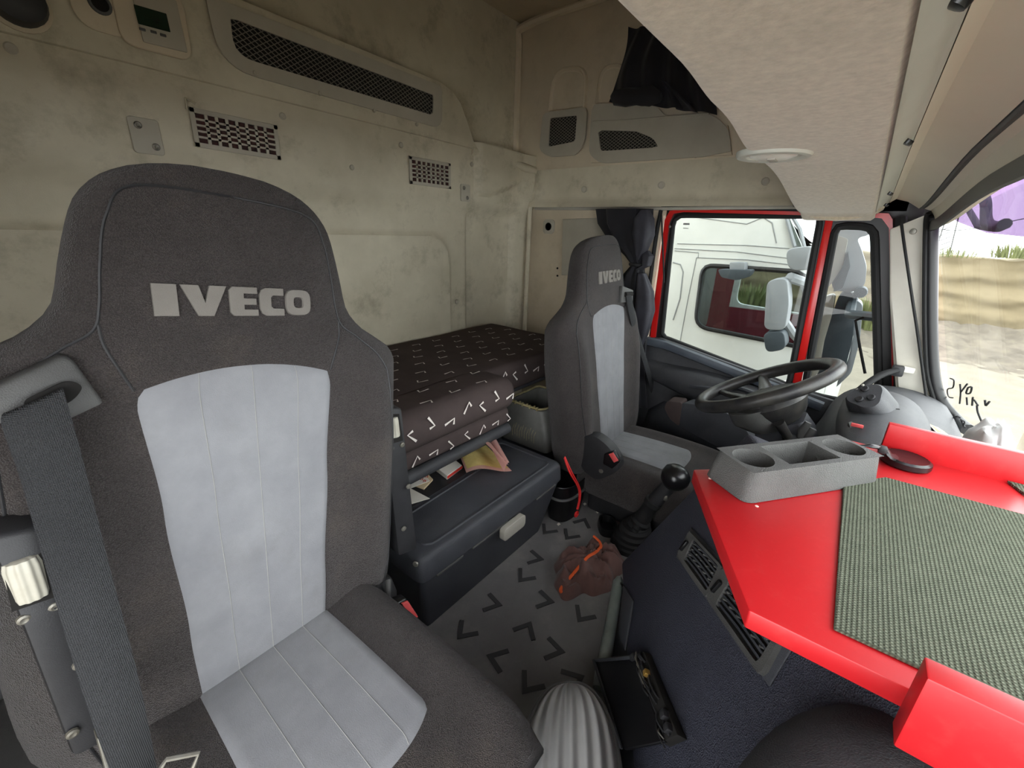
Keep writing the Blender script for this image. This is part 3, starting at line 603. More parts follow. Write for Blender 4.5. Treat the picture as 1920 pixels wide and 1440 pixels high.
# ================================================================== the two seats
LET = {
 'I': [[(0, 0), (1, 0), (1, 1), (0, 1)]],
 'V': [[(0, 1), (.33, 0), (.67, 0), (1, 1), (.62, 1), (.5, .42), (.38, 1)]],
 'E': [[(0, .12), (.12, 0), (1, 0), (1, .22), (.5, .22), (.5, .39), (.95, .39), (.95, .61), (.5, .61), (.5, .78), (1, .78), (1, 1), (.12, 1), (0, .88)]],
 'C': [[(0, .25), (.08, .08), (.25, 0), (1, 0), (1, .26), (.55, .26), (.46, .34), (.46, .66), (.55, .74), (1, .74), (1, 1), (.25, 1), (.08, .92), (0, .75)]],
}
def seat(name, label, group, jx, jy, zj, lean, roll, hs, bs, head_shift=0., armrest=False, cz=0., cushroll=0., hc_=.608, it=.494, tw=.214):
    T = thing(name, (jx, jy, 0), label, 'seat', group)
    la = math.radians(lean); ra = math.radians(roll)
    Rr = Matrix.Rotation(ra, 3, 'Y'); tv = V((0, math.sin(la), math.cos(la))); nv = V((0, math.cos(la), -math.sin(la))); J = V((jx, jy, zj))
    W = [(-.10, .16), (-.07, .24), (-.03, .285), (.05, .295), (.2, .30), (.38, .312), (.485, .315), (.515, .30), (.54, .262), (.565, .222), (.60, .195), (.65, .184), (.70, .172), (.73, .162), (.755, .144), (.773, .118), (.783, .09), (.789, .05), (.790, .02)]
    def wd(h): return tabc(W, h)
    def th(h): return tabc([(-.10, .13), (.0, .17), (.3, .17), (.48, .15), (.56, .115), (.7, .10), (.75, .09), (.775, .07), (.787, .04), (.79, .015)], h)
    def bo(h): return tabc([(-.1, .01), (.05, .040), (.3, .050), (.44, .030), (.54, .0), (.8, 0)], h)
    e = 3.2
    def dep(u, h):                              # depth of the front surface
        w_ = wd(h); r = min(.999, abs(u) / w_)
        f = math.exp(-((r - .80) / .17) ** 2)
        return th(h) / 2 * (1 - (1 - r ** e) ** (1 / e)) - bo(h) * f * (1 - r ** 8)
    def W3(u, d, h): return J + Rr @ (V((u, 0, 0)) + nv * d + tv * (h * hs))
    def F(u, h, off=0.): return W3(u, dep(u, h) - off, h)
    rings = []
    hsamp = [-.10, -.09, -.07, -.05, -.02, .02, .06, .1, .15, .2, .25, .3, .35, .4, .43, .455, .475, .49, .505, .52, .532, .545, .558, .57, .585, .60, .62, .65, .68, .70, .715, .73, .742, .752, .761, .769, .776, .782, .786, .789, .790]
    n = 26
    for h in hsamp:
        w_ = wd(h); t_ = th(h); ring = []
        for i in range(n + 1):
            a = math.pi * i / n; u = -w_ * math.copysign(abs(math.cos(a)) ** .7, math.cos(a)); ring.append(F(u, h))
        for i in range(1, n):
            a = math.pi * i / n; u = w_ * math.copysign(abs(math.cos(a)) ** .7, math.cos(a)); r = min(.999, abs(u) / w_)
            ring.append(W3(u, t_ / 2 + t_ / 2 * (1 - r ** e) ** (1 / e), h))
        rings.append(ring)
    back = mk('backrest', M().loft(rings), MT['seat'], T, ang=75)
    def iw(h): return tab([(-.06, .108), (.1, .116), (.3, .130), (.5, .146)], h)
    H0 = -.055
    def ins(u, v, off=0.):
        s = 2 * u - 1; hh = it + .026 * (1 - s * s) ; h = lerp(H0, hh, v); k = 1 - .05 * sm(.93, 1, v)
        edge = min(1, (1 - abs(s)) / .10, v / .03, (1 - v) / .035)
        return F(s * iw(h) * k, h, -.004 + .008 * sm(0, 1, edge) + off)
    mk('insert', M().grid(ins, 44, 60), MT['insert'], T)
    for s in (.27, .52, .76): mk('stitch_line', M().tube([ins(s, .02 + .96 * j / 60, .0002) for j in range(61)], .0007, 4), MT['stitch'], T)
    # seams
    def line(pts): return curve([V((u, h, 0)) for u, h in pts], 10)
    for s in (-1, 1):
        mk('seam', M().tube([F(p.x, p.y, .0005) for p in line([(s * .162, .575), (s * .16, .55), (s * .150, .52), (s * .138, it - .006)])], .0018, 5), MT['black'], T)
        mk('seam', M().tube([F(p.x, p.y, .0005) for p in line([(s * .262, .475), (s * .242, .51), (s * .20, .545), (s * .168, .568), (s * .158, .60), (s * .152, .65), (s * .140, .71), (s * .11, .750), (0, .757)])], .0018, 5), MT['black'], T)
        mk('seam', M().tube([F(p.x, p.y, .0005) for p in line([(s * .262, .475), (s * .265, .3), (s * .25, .1), (s * .22, -.05)])], .0016, 5), MT['black'], T)
    # letters
    t_h, hc, uc = .043, hc_, head_shift
    for ch, a, b in (('I', 0, .125), ('V', .145, .405), ('E', .42, .60), ('C', .615, .785), ('O', .80, 1.0)):
        def lp(x, y, off): return F(uc + (a + (b - a) * x - .5) * tw, hc + (y - .5) * t_h, off)
        if ch == 'O':
            oo = [(.5 + .5 * math.copysign(abs(math.cos(q)) ** .6, math.cos(q)), .5 + .5 * math.copysign(abs(math.sin(q)) ** .6, math.sin(q))) for q in [2 * math.pi * i / 24 for i in range(24)]]
            mm = M(); A = [[mm.b.verts.new(lp(.5 + (x - .5) * k, .5 + (y - .5) * k2, o_)) for x, y in oo] for k, k2, o_ in ((1, 1, .0), (.97, .95, .004), (.40, .42, .004), (.36, .38, 0))]
            for r1, r2 in zip(A, A[1:]):
                for i in range(24): mm.b.faces.new((r1[i], r1[(i + 1) % 24], r2[(i + 1) % 24], r2[i]))
        else:
            mm = M(); pts = LET[ch][0]
            A = [[mm.b.verts.new(lp(x, y, o_)) for x, y in pts] for o_ in (-.001, .004)]
            k = len(pts)
            for i in range(k): mm.b.faces.new((A[0][i], A[0][(i + 1) % k], A[1][(i + 1) % k], A[1][i]))
            f = mm.b.faces.new(A[1]); f.normal_update(); bmesh.ops.triangulate(mm.b, faces=[f])
        mk('letter', mm, MT['letter'], back, smooth=False)
    # cushion
    CW, CD, CT = .245, .50, .15
    Rc = Matrix.Rotation(math.radians(cushroll), 3, 'Y')
    def top(x, q):                              # q: 0 at the back, 1 at the front
        r = min(1, abs(x) / CW)
        return -.012 + .022 * math.exp(-((r - .8) / .2) ** 2) + .012 * math.sin(q * 3) - .05 * sm(.82, 1.02, q) ** 2 - .10 * r ** 9
    def cw(q): return CW * (1 - .10 * sm(.75, 1, q) - .12 * sm(.12, 0, q))
    def C3(x, q, z): return V((jx, jy, zj + cz)) + Rc @ V((x, .05 - q * CD, z))
    rings = []
    for q in [0, .03, .08, .15, .25, .35, .45, .55, .65, .75, .82, .88, .93, .97, 1.0]:
        w_ = cw(q); ring = []; lo = -CT + .06 * sm(.85, 1, q)
        for i in range(29):
            s = -1 + 2 * i / 28; x = w_ * math.copysign(abs(s) ** .8, s); ring.append(C3(x, q + .0, top(x, q)))
        for i in range(8): ring.append(C3(w_ * (1 - .04 * (i / 7)) * lerp(1, -1, i / 7), q, lo))
        rings.append(ring)
    mk('cushion', M().loft(rings), MT['seat'], T, ang=75)
    def cin(u, v, off=0.):
        s = 2 * u - 1; q = lerp(.075, .70 + .05 * (1 - abs(s) ** 3), v); x = s * lerp(.112, .118, v) * (1 - .05 * sm(.93, 1, v))
        edge = min(1, (1 - abs(s)) / .1, v / .04, (1 - v) / .05)
        return C3(x, q, top(x, q) - .003 + .010 * sm(0, 1, edge) + off)
    mk('cushion_insert', M().grid(cin, 36, 44), MT['insert'], T)
    for s in (.27, .52, .76): mk('stitch_line', M().tube([cin(s, .02 + .96 * j / 40, .0002) for j in range(41)], .0007, 4), MT['stitch'], T)
    mk('seam', M().tube([C3(x * .01, .068, top(x * .01, .07) + .001) for x in range(-20, 21)], .007, 6), MT['dark'], T)  # dark tube painting the shade in the crevice behind the cushion
    # plinth
    lowz = zj + cz - CT
    mk('plinth', M().box((jx, jy - .20, lowz / 2 + .012), (.40, .40, max(.03, lowz + .024)), .02), MT['black'], T)
    return T, F, C3, W3
# near seat ---------------------------------------------------------
ps, F, C3, W3 = seat('cab_seat', 'large charcoal and grey cab seat with belt and folded arm rests nearest the camera', 'cab seats', .185, .675, .385, 5, 7.0, 1.0, -1, head_shift=.0)
def quadprism(name, corners, d, mt, parent, bev=.004, seg=2): return mk(name, M().prism(corners, d, bev=bev, seg=seg), mt if not isinstance(mt, str) else MT[mt], parent)
# belt guide on the shoulder
pl_o = [P(-40, 742, Y=.70), P(118, 668, Y=.715), P(138, 676, Y=.715), P(196, 757, Y=.70), P(133, 787, Y=.695), P(-50, 800, Y=.69)]
bgd = mk('belt_guide', M().prism(pl_o, (0, .02, .002), bev=.004), MT['grey'], ps)
mk('slot', M().prism(roundpoly([P(40, 752, Y=.69), P(125, 712, Y=.70), P(158, 722, Y=.695), P(140, 748, Y=.692), P(60, 790, Y=.688)], .008), (0, -.002, 0)), MT['dark'], bgd)
def strap(left, right, n=24, th=.0015):
    a, b = curve(left, n), curve(right, n); mm = M(); rings = []
    for p, q in zip(a, b):
        rings.append([p.lerp(q, i / 6) + V((0, -.004 * math.sin(math.pi * i / 6), 0)) for i in range(7)] + [p.lerp(q, 1 - i / 6) + V((0, th * 2 - .004 * math.sin(math.pi * i / 6), 0)) for i in range(7)])
    return mm.loft(rings)
mk('belt', strap([P(28, 772, Y=.695), P(2, 790, Y=.675), P(38, 900, Y=.66), P(90, 1080, Y=.62), P(155, 1300, Y=.575), P(215, 1470, Y=.55)],
                 [P(118, 728, Y=.695), P(122, 742, Y=.675), P(155, 860, Y=.66), P(205, 1060, Y=.62), P(262, 1280, Y=.575), P(300, 1470, Y=.55)]), MT['belt'], ps)
mk('buckle_tongue', M().tube([P(302, 1440, Y=.53), P(312, 1424, Y=.53), P(372, 1412, Y=.52), P(362, 1440, Y=.52)], .003, 6), MT['steel'], ps)
mk('belt_anchor', M().prism([P(180, 1385, Y=.585), P(226, 1372, Y=.585), P(262, 1460, Y=.565), P(205, 1475, Y=.565)], (0, .02, 0), bev=.003), MT['steel'], ps)
# folded arm rests with their ribbed adjuster knobs
def armrest(q, d, kn, kr, screws, label=None):
    a = mk('arm_rest', M().prism([q[0], q[1], q[2], q[3]], d, bev=.006), MT['black'], ps)
    kc, ka = kn; n_ = V(ka).normalized(); u = n_.orthogonal().normalized(); v = n_.cross(u); m_ = 40
    ring = lambda h, r: [kc + n_ * h + (u * math.cos(t) + v * math.sin(t)) * r * (1 + .045 * math.cos(t * 12)) for t in [2 * math.pi * i / 96 for i in range(96)]]
    L_ = (V(ka)).length
    mk('adjuster_knob', M().loft([ring(-L_ / 2, kr * .92), ring(-L_ * .4, kr), ring(L_ * .3, kr), ring(L_ * .46, kr * .9), ring(L_ * .5, kr * .6)]), MT['knob'], a)
    mk('stem', M().tube([kc - n_ * L_ * .5, kc - n_ * L_ * .9], kr * .35, 8), MT['black'], a)
    for p in screws: mk('screw', M().lathe(p, -V(d), [(.001, .002), (.0035, .003), (.006, .002), (.0065, -.001)], 12), MT['steel'], a)
    return a
qa = [P(-22, 1010, Y=.655), P(88, 985, Y=.655), P(217, 1382, Y=.61), P(138, 1424, Y=.61)]
ar = armrest(qa, (0, .045, .004), (P(50, 1082, Y=.652), (qa[1] - qa[2]).normalized() * .050), .0155,
        [P(103, 1137, Y=.642), P(45, 1161, Y=.642), P(148, 1246, Y=.627), P(136, 1375, Y=.613)])
mk('knob_recess', M().prism([P(4, 1062, Y=.652), P(76, 1035, Y=.652), P(104, 1118, Y=.641), P(22, 1146, Y=.641)], (0, -.0015, 0)), MT['dark'], ar)
qb = [P(716, 762, Y=.735), P(754, 766, Y=.735), P(783, 1030, Y=.685), P(748, 1044, Y=.685)]
ar = armrest(qb, (.002, .05, .004), (P(738, 800, Y=.733), (qb[1] - qb[2]).normalized() * .046), .0115, [P(734, 841, Y=.722), P(754, 834, Y=.722), P(757, 991, Y=.690), P(766, 912, Y=.702)])
mk('knob_recess', M().prism([P(725, 777, Y=.7315), P(748, 776, Y=.7315), P(755, 826, Y=.723), P(732, 832, Y=.723)], (0, -.0012, 0)), MT['dark'], ar)
# buckle on the inner side
bk = mk('buckle', M().prism([P(738, 1132, Y=.60), P(762, 1122, Y=.60), P(785, 1155, Y=.585), P(776, 1172, Y=.58), P(742, 1162, Y=.585)], (0, .022, 0), bev=.004), MT['blackg'], ps)
mk('release_button', M().prism([P(751, 1130, Y=.594), P(763, 1125, Y=.594), P(782, 1155, Y=.58), P(770, 1158, Y=.58)], (0, -.005, 0), bev=.0015), MT['redbtn'], bk)
mk('buckle_stalk', M().tube([P(745, 1155, Y=.61), P(726, 1120, Y=.63), P(728, 1088, Y=.65)], .011, 8, flat=.5), MT['grey'], ps)
mk('recliner_cover', M().prism([P(705, 1098, Y=.66), P(735, 1080, Y=.67), P(748, 1112, Y=.65), P(738, 1150, Y=.62), P(700, 1140, Y=.62)], (0, .05, 0), bev=.008), MT['black'], ps)
# driver seat -------------------------------------------------------
ds, F, C3, W3 = seat('cab_seat', 'charcoal and grey driver seat with worn edges behind the steering wheel', 'cab seats', 1.615, .685, .255, 8, -1.0, 1.075, 1, head_shift=.012, hc_=.645, it=.525, tw=.19)
bg2 = mk('belt_guide', M().prism([P(1168, 536, Y=.76), P(1188, 544, Y=.76), P(1187, 566, Y=.755), P(1165, 568, Y=.755)], (0, .015, 0), bev=.004), MT['grey'], ds)
mk('slot', M().tube([P(1172, 552, Y=.755), P(1184, 551, Y=.755)], .010, 8), MT['dark'], bg2)
mk('belt', strap([P(1174, 553, Y=.75), P(1180, 590, Y=.745), P(1192, 640, Y=.74), P(1206, 680, Y=.74), P(1228, 760, Y=.74)], [P(1184, 552, Y=.75), P(1191, 590, Y=.745), P(1203, 640, Y=.74), P(1218, 690, Y=.74), P(1240, 765, Y=.74)]), MT['belt'], ds)
def disc(c0, r1, r2, x0, x1):
    return M().loft([[V((x, c0[0] + r1 * k * math.cos(a), c0[1] + r2 * k * math.sin(a))) for a in [2 * math.pi * i / 28 for i in range(28)]] for x, k in ((x0, .8), (x0 + .006, .96), (x0 + .02, 1), (x1, 1))])
c = P(1120, 852, X=1.37)
mk('recliner_cover', M().prism(roundpoly([P(1080, 822, X=1.36), P(1112, 815, X=1.36), P(1140, 836, X=1.36), P(1160, 866, X=1.36), P(1158, 885, X=1.36), P(1118, 902, X=1.36), P(1090, 880, X=1.36)], .03), (.05, 0, 0), bev=.010, seg=3), MT['black'], ds)
bk = mk('buckle', M().prism([P(1132, 852, X=1.345), P(1150, 846, X=1.345), P(1161, 868, X=1.345), P(1148, 880, X=1.345), P(1130, 870, X=1.345)], (.022, 0, 0), bev=.004), MT['blackg'], ds)
mk('release_button', M().prism([P(1142, 851, X=1.343), P(1150, 848, X=1.343), P(1160, 863, X=1.343), P(1152, 867, X=1.343)], (-.004, 0, 0), bev=.001), MT['redbtn'], bk)
mk('side_cover', M().prism(roundpoly([P(1105, 893, X=1.43), P(1160, 880, X=1.43), P(1250, 918, X=1.43), P(1290, 940, X=1.43), P(1280, 962, X=1.43), P(1120, 910, X=1.43)], .02), (.05, 0, 0), bev=.008), MT['black'], ds)
mk('bolt', M().lathe(P(1127, 883, X=1.358), (-1, 0, 0), [(.002, .005), (.008, .004), (.009, 0)], 12), MT['steel'], ds)
# ================================================================== bunk, boxes and loose things on the floor
def rbox(x0, x1, y0, y1, z0, z1, r, wob=0., seg=5, cuts=10, ph=0.):
    mm = M(); mm.box(((x0 + x1) / 2, (y0 + y1) / 2, (z0 + z1) / 2), (x1 - x0, y1 - y0, z1 - z0), r, seg)
    if wob:
        bmesh.ops.subdivide_edges(mm.b, edges=[e for e in mm.b.edges if e.calc_length() > .1], cuts=cuts, use_grid_fill=True)
        for v in mm.b.verts: v.co += V((0, .5, 1)) * wob * noise.noise(v.co * 4 + V((ph, 0, 0)))
    return mm
bd = thing('bunk_bed', (1.0, 1.3, .36), 'dark bunk mattress printed with small white ticks behind the seats', 'bed')
ZB = .59
mk('mattress', rbox(-.35, 1.885, 1.02, 1.64, .47, ZB, .03, .006), MT['bed'], bd, ang=60)
ext = rbox(-.35, 1.205, .90, 1.12, .465, ZB + .004, .055, .006, ph=3)
mk('front_cushion', ext, MT['bed'], bd, ang=60)
mk('under_cushion', rbox(-.35, 1.19, .93, 1.30, .40, .468, .02, .005, ph=5), MT['bed'], bd, ang=60)
mk('base_board', M().box((.78, 1.33, .463), (2.2, .58, .018), .004), MT['black'], bd)
mk('rail', M().tube([V((-.35, .945, .375)), V((.6, .945, .375)), V((1.19, .945, .375))], .022, 12), MT['dashtop'], bd)
mk('end_rail', M().tube([V((1.2, 1.035, .468)), V((1.885, 1.03, .468))], .009, 8), MT['dashtop'], bd)
# printed ticks
def tick(c, u, v, n, s, fl):
    a, b, k = V(c) + u * (-.5 * s), V(c) + u * (.35 * s), V(c) + u * (.5 * s) + v * (-.28 * s * fl)
    return [(a, b), (b, k)]
mm = M(); X_, Y_, Z_ = V((1, 0, 0)), V((0, 1, 0)), V((0, 0, 1))
def mark(c, ang, n, u, v, s=.044, wd=.0060):
    u2 = u * math.cos(ang) + v * math.sin(ang); v2 = v * math.cos(ang) - u * math.sin(ang)
    pts = [(-.5, .04), (.42, 0), (.22, -.40)]
    q = [V(c) + u2 * (a * s) + v2 * (b * s) for a, b in pts]; d1 = (q[1] - q[0]).normalized(); d2 = (q[2] - q[1]).normalized()
    n1 = n.cross(d1) * wd / 2; n2 = n.cross(d2) * wd / 2; nm = (n1 + n2)
    o = n * .0012
    L_ = [q[0] + n1 + o, q[1] + nm * .6 + o, q[2] + n2 + o]; R_ = [q[0] - n1 + o, q[1] - nm * .6 + o, q[2] - n2 + o]
    for i in (0, 1): mm.b.faces.new([mm.b.verts.new(p) for p in (L_[i], L_[i + 1], R_[i + 1], R_[i])])
for i in range(26):
    for j in range(9):
        x = .55 + .125 * i + .06 * (j % 2); y = .955 + .082 * j
        if x > (1.15 if y < 1.06 else 1.84) or y > 1.6: continue
        z = (ZB + .004 if y < 1.10 else ZB)
        z += .006 * max(noise.noise(V((x, y, z)) * 4), noise.noise(V((x, y, z)) * 4 + V((3, 0, 0)))) if y < 1.1 else .006 * noise.noise(V((x, y, z)) * 4)
        mark((x, y, z + .0012), (math.pi if (i + j) % 2 else 0) + .15 * math.sin(i * 3 + j), Z_, X_, Y_)
for i in range(9):
    x = .62 + .075 * i
    if x < 1.17: mark((x, .8985, .545 + .012 * (-1) ** i), (1.0, 2.4, -.9, 0.3)[i % 4], -Y_, X_, Z_, .046, .008)
    if x < 1.17: mark((x + .03, .927, .433), (2.4, 1.0, .2, -.8)[i % 4], -Y_, X_, Z_, .04, .006)
for i in range(8): mark((1.25 + .075 * i, 1.0175, .545 + .01 * (-1) ** i), (1.0, 2.4, -.9, 0.3)[i % 4], -Y_, X_, Z_, .046, .008)
mk('printed_ticks', mm, MT['print_'], bd, smooth=False, stuff=True)
# ---------------------------------------------------------------- cool box under the bunk
cb = thing('cool_box', (.9, .88, 0), 'dark drawer-type cool box with silver latch under the bunk', 'cool box')
def taper(x0, x1, y0, y1, z0, z1, ins, bev):
    return M().prism([V((x0, y0 + ins, z0)), V((x1, y0 + ins, z0)), V((x1, y1, z0)), V((x0, y1, z0))], (0, 0, .001)) if 0 else M().loft([
        roundpoly([V((x0 + ins * k, y0 + ins * k, z)), V((x1 - ins * k, y0 + ins * k, z)), V((x1 - ins * k, y1, z)), V((x0 + ins * k, y1, z))], bev, 4) for z, k in ((z0, 1), (lerp(z0, z1, .5), .5), (z1, 0))])
mk('body', taper(.552, 1.225, .708, 1.06, .0, .225, .045, .02), MT['box'], cb)
lid = M().loft([roundpoly([V((.548 + i, .700 + i, z)), V((1.232 - i, .700 + i, z)), V((1.232 - i, 1.06, z)), V((.548 + i, 1.06, z))], .028, 5) for z, i in ((.226, .004), (.230, 0), (.285, .004), (.295, .010), (.300, .022))], cap=True)
ld = mk('lid', lid, MT['box'], cb)
# raised lip around the top field and the shallow well at the back
mk('top_rim', M().tube(resample(roundpoly([V((.60, .735, .300)), V((1.19, .735, .300)), V((1.19, .98, .300)), V((1.04, .98, .300)), V((1.02, .90, .300)), V((.60, .88, .300))], .03), 90), .0045, 6, loop=True), MT['box'], ld)
mk('well', M().prism(roundpoly([V((.62, .90, .3005)), V((1.01, .915, .3005)), V((1.02, 1.0, .3005)), V((.62, 1.0, .3005))], .02), (0, 0, .0012)), MT['black'], ld)
for x0, x1 in ((.60, .70), (.74, .90), (1.06, 1.18)): mk('gap_lip', M().box(((x0 + x1) / 2, .7015, .224), (x1 - x0, .006, .008), .002), MT['grey'], ld)
c = P(957, 985, Y=.70)
mk('latch', M().prism(rrect(c, X_, Z_, .112, .046, .014), (0, -.020, 0), bev=.006, seg=3), MT['latch'], cb)
for px, py in ((779, 1058),): mk('screw', M().lathe(P(px, py, X=.547), (-1, -.4, 0), [(.002, .003), (.007, .002), (.008, -.002)], 12), MT['steel'], cb)
# papers on the cool box
ZC = .3025
pw_ = thing('paper_pad', P(905, 880, Z=ZC), 'curled pad of yellow and pink paper slips on the cool box', 'paper')
def sheet(c4, zf, nu=18, nv=12): return M().grid(lambda u, v: c4[0].lerp(c4[1], u).lerp(c4[3].lerp(c4[2], u), v) + V((0, 0, zf(u, v))), nu, nv)
A = [P(852, 832, Z=.312), P(900, 818, Z=.312), P(953, 880, Z=.314), P(876, 894, Z=.306)]
def solid(mm, t=.0012):
    r = bmesh.ops.solidify(mm.b, geom=list(mm.b.faces), thickness=t); return mm
mk('yellow_sheets', solid(sheet(A, lambda u, v: .010 + .022 * math.sin(u * 4.2 + .6) * (1 - .3 * v) + .012 * v), .004), MT['yellow'], pw_)
Bq = [P(882, 818, Z=.345), P(914, 812, Z=.35), P(953, 872, Z=.335), P(944, 882, Z=.33)]
mk('pink_sheet', solid(sheet(Bq, lambda u, v: .016 + .018 * math.sin(u * 3.4 + 1.2) + .004 * v), .001), MT['pink'], pw_)
Cq = [P(906, 812, Z=.355), P(922, 810, Z=.36), P(955, 868, Z=.345), P(945, 885, Z=.335)]
mk('pink_sheet', solid(sheet(Cq, lambda u, v: .012 * math.sin(u * 3)), .001), MT['pink'], pw_)
A2 = [A[0].lerp(A[2], -.02), A[1].lerp(A[3], -.03), A[2].lerp(A[0], -.06), A[3].lerp(A[1], -.05)]
mk('pink_backing', solid(sheet(A2, lambda u, v: .004 + .022 * math.sin(u * 4.2 + .6) * (1 - .3 * v) + .012 * v), .002), MT['pink'], pw_)
bx = thing('cigarette_box', P(828, 870, Z=ZC), 'small white carton with a red edge on the cool box', 'box')
q = [P(796, 860, Z=.318), P(828, 842, Z=.318), P(866, 872, Z=.318), P(838, 892, Z=.318)]
mk('carton', M().prism(q, (0, 0, -.016), bev=.001, seg=1), MT['paper'], bx)
ed = (q[3] - q[2]); mk('red_edge', M().prism([q[2] + V((.0008, -.0008, -.002)), q[3] + V((.0008, -.0008, -.002)), q[3] + V((.0008, -.0008, -.012)), q[2] + V((.0008, -.0008, -.012))], (.0008, -.0008, 0)), MT['ink'], bx)
mk('red_mark', M().lathe(q[0].lerp(q[2], .5).lerp(q[3], .3) + V((0, 0, .0004)), (0, 0, 1), [(.004, .0003), (.007, .0003)], 12), MT['ink'], bx)
for k in (.35, .5, .62): mk('grey_line', M().tube([q[0].lerp(q[1], k).lerp(q[3].lerp(q[2], k), .15) + V((0, 0, .0004)), q[0].lerp(q[1], k).lerp(q[3].lerp(q[2], k), .55) + V((0, 0, .0004))], .001, 4), MT['grey'], bx)
en = thing('envelope', P(785, 900, Z=ZC), 'beige envelope with red lettering tucked behind the arm rest', 'envelope')
q = [P(757, 842, Z=.312), P(812, 898, Z=.312), P(795, 916, Z=.312), P(752, 900, Z=.312)]
mk('paper', M().prism(q, (0, 0, -.006), bev=.001, seg=1), MT['cardb'], en)
mk('flap', M().prism([P(755, 870, Z=.314), P(790, 880, Z=.314), P(806, 902, Z=.314), P(770, 916, Z=.314), P(752, 918, Z=.314)], (0, 0, .001)), MT['paper'], en)
for row in range(2):                            # lettering GEAN / ERY
    for k in range(4):
        a = P(782 + k * 5.2 - row * 4, 885 + k * 3.4 + row * 8, Z=.3155)
        mk('red_letter', M().tube([a, a + V((.009, .006, 0)), a + V((.012, .001, 0)), a + V((.003, -.005, 0))], .0012, 5), MT['ink'], en)
ws_ = tag(mk('loose_sheet', M().prism([P(768, 915, Z=.304), P(806, 935, Z=.304), P(772, 945, Z=.304)], (0, 0, .001)), MT['paper']), 'white paper triangle lying below the beige envelope', 'paper')
# ---------------------------------------------------------------- open grey console behind the driver seat
co = thing('rear_console', (1.58, 1.04, 0), 'grey console with its lid broken off beside the driver seat', 'console')
def S(p): return CAM + (V(p) - CAM) * 1.13        # the console stands a little further back than first measured
def crg(x0, x1, y0, y1, z, r=.025): return [S(p) for p in roundpoly([V((x0, y0, z)), V((x1, y0, z)), V((x1, y1, z)), V((x0, y1, z))], r, 5)]
mk('body', M().loft([crg(1.255, 1.535, .795, 1.03, .285), crg(1.262, 1.530, .803, 1.03, .34), crg(1.278, 1.520, .835, 1.03, .43), crg(1.280, 1.518, .842, 1.03, .44), crg(1.292, 1.506, .856, 1.018, .44), crg(1.295, 1.503, .86, 1.015, .33)], cap=True), MT['console'], co)
rim = [p + V((0, 0, .003)) for p in resample(crg(1.286, 1.512, .850, 1.024, .442, .02), 60)]
mk('broken_rim', M().tube([p + V((0, 0, .006 * max(0, noise.noise(p * 40)))) for p in rim], .005, 6, loop=True), MT['broken'], co)
for i in range(9):
    p = S((1.284 + .006 * (i % 2), .87 + .018 * i, .445)); mk('rim_tooth', M().box(p, (.010, .007, .018), .001), MT['broken'], co)
mk('front_label', M().box(S((1.40, .818, .385)), (.14, .004, .05), .002, 2, Matrix.Rotation(math.radians(-18), 3, 'X')), MT['tray'], co)
mk('lower_shelf', M().loft([crg(1.255, 1.54, .80, 1.03, .255), crg(1.250, 1.545, .79, 1.03, .28)]), MT['box'], co)
mk('drawer', M().loft([crg(1.27, 1.53, .85, 1.03, .127), crg(1.26, 1.535, .81, 1.03, .25)]), MT['box'], co)
mk('drawer_handle', M().tube([P(1045, 872, Y=.89), P(1072, 866, Y=.89)], .020, 10, flat=.8), MT['grey'], co)
for i in range(10):                             # scratches on the near cheek
    a = S((1.2572, .86 + .012 * i, .31 + .005 * (i % 3))); mk('scratch', M().tube([a, a + V((.004, .004, .03)), a + V((.006, -.004, .055))], .0008, 4), MT['broken'], co)
# ---------------------------------------------------------------- waste bin with a red strap
bn = thing('waste_bin', (1.36, .74, 0), 'open black waste bin between cool box and driver seat', 'bin')
def bring(k, z, cx=1.345, cy=.745, a=.105, b=.064): return [V((cx + a * k * math.copysign(abs(math.cos(t)) ** .75, math.cos(t)), cy + b * k * math.copysign(abs(math.sin(t)) ** .75, math.sin(t)), z)) for t in [2 * math.pi * i / 36 for i in range(36)]]
mk('shell', M().loft([bring(.82, .002), bring(.9, .06), bring(1, .165), bring(1.02, .17), bring(1.0, .173), bring(.955, .17), bring(.86, .06), bring(.80, .012)]), MT['blackg'], bn)
mk('rim_bar', M().tube([p for p in bring(1.0, .115)][16:30], .006, 8), MT['grey'], bn)
rs = thing('red_strap', P(1085, 968, Z=0), 'thin red elastic strap with a hook hanging beside the waste bin', 'strap')
mk('cord', M().tube(curve([P(1058, 858, Y=.70), P(1068, 885, Y=.67), P(1084, 914, Y=.655), P(1086, 935, Y=.65), P(1082, 955, Y=.65)], 8), .0034, 6), MT['strap'], rs)
mk('cord', M().tube(curve([P(1059, 856, Y=.70), P(1072, 885, Y=.667), P(1087, 914, Y=.652), P(1088, 935, Y=.648), P(1084, 955, Y=.648)], 8), .0022, 6), MT['strap'], rs)
mk('hook', M().tube([P(1081, 964, Y=.645) + V((.010 * math.cos(a), 0, .009 * math.sin(a))) for a in [2 * math.pi * i / 16 for i in range(16)]], .0045, 6, loop=True), MT['strap'], rs)
sc_ = tag(mk('paper_scrap', solid(M().grid(lambda u, v: P(lerp(1103, 1118, u), lerp(893, 917, v), Z=.012) + V((0, 0, .02 * noise.noise(V((u * 3, v * 3, 0))))), 6, 6)), MT['paper']), 'crumpled white paper scrap by the driver seat base', 'paper')
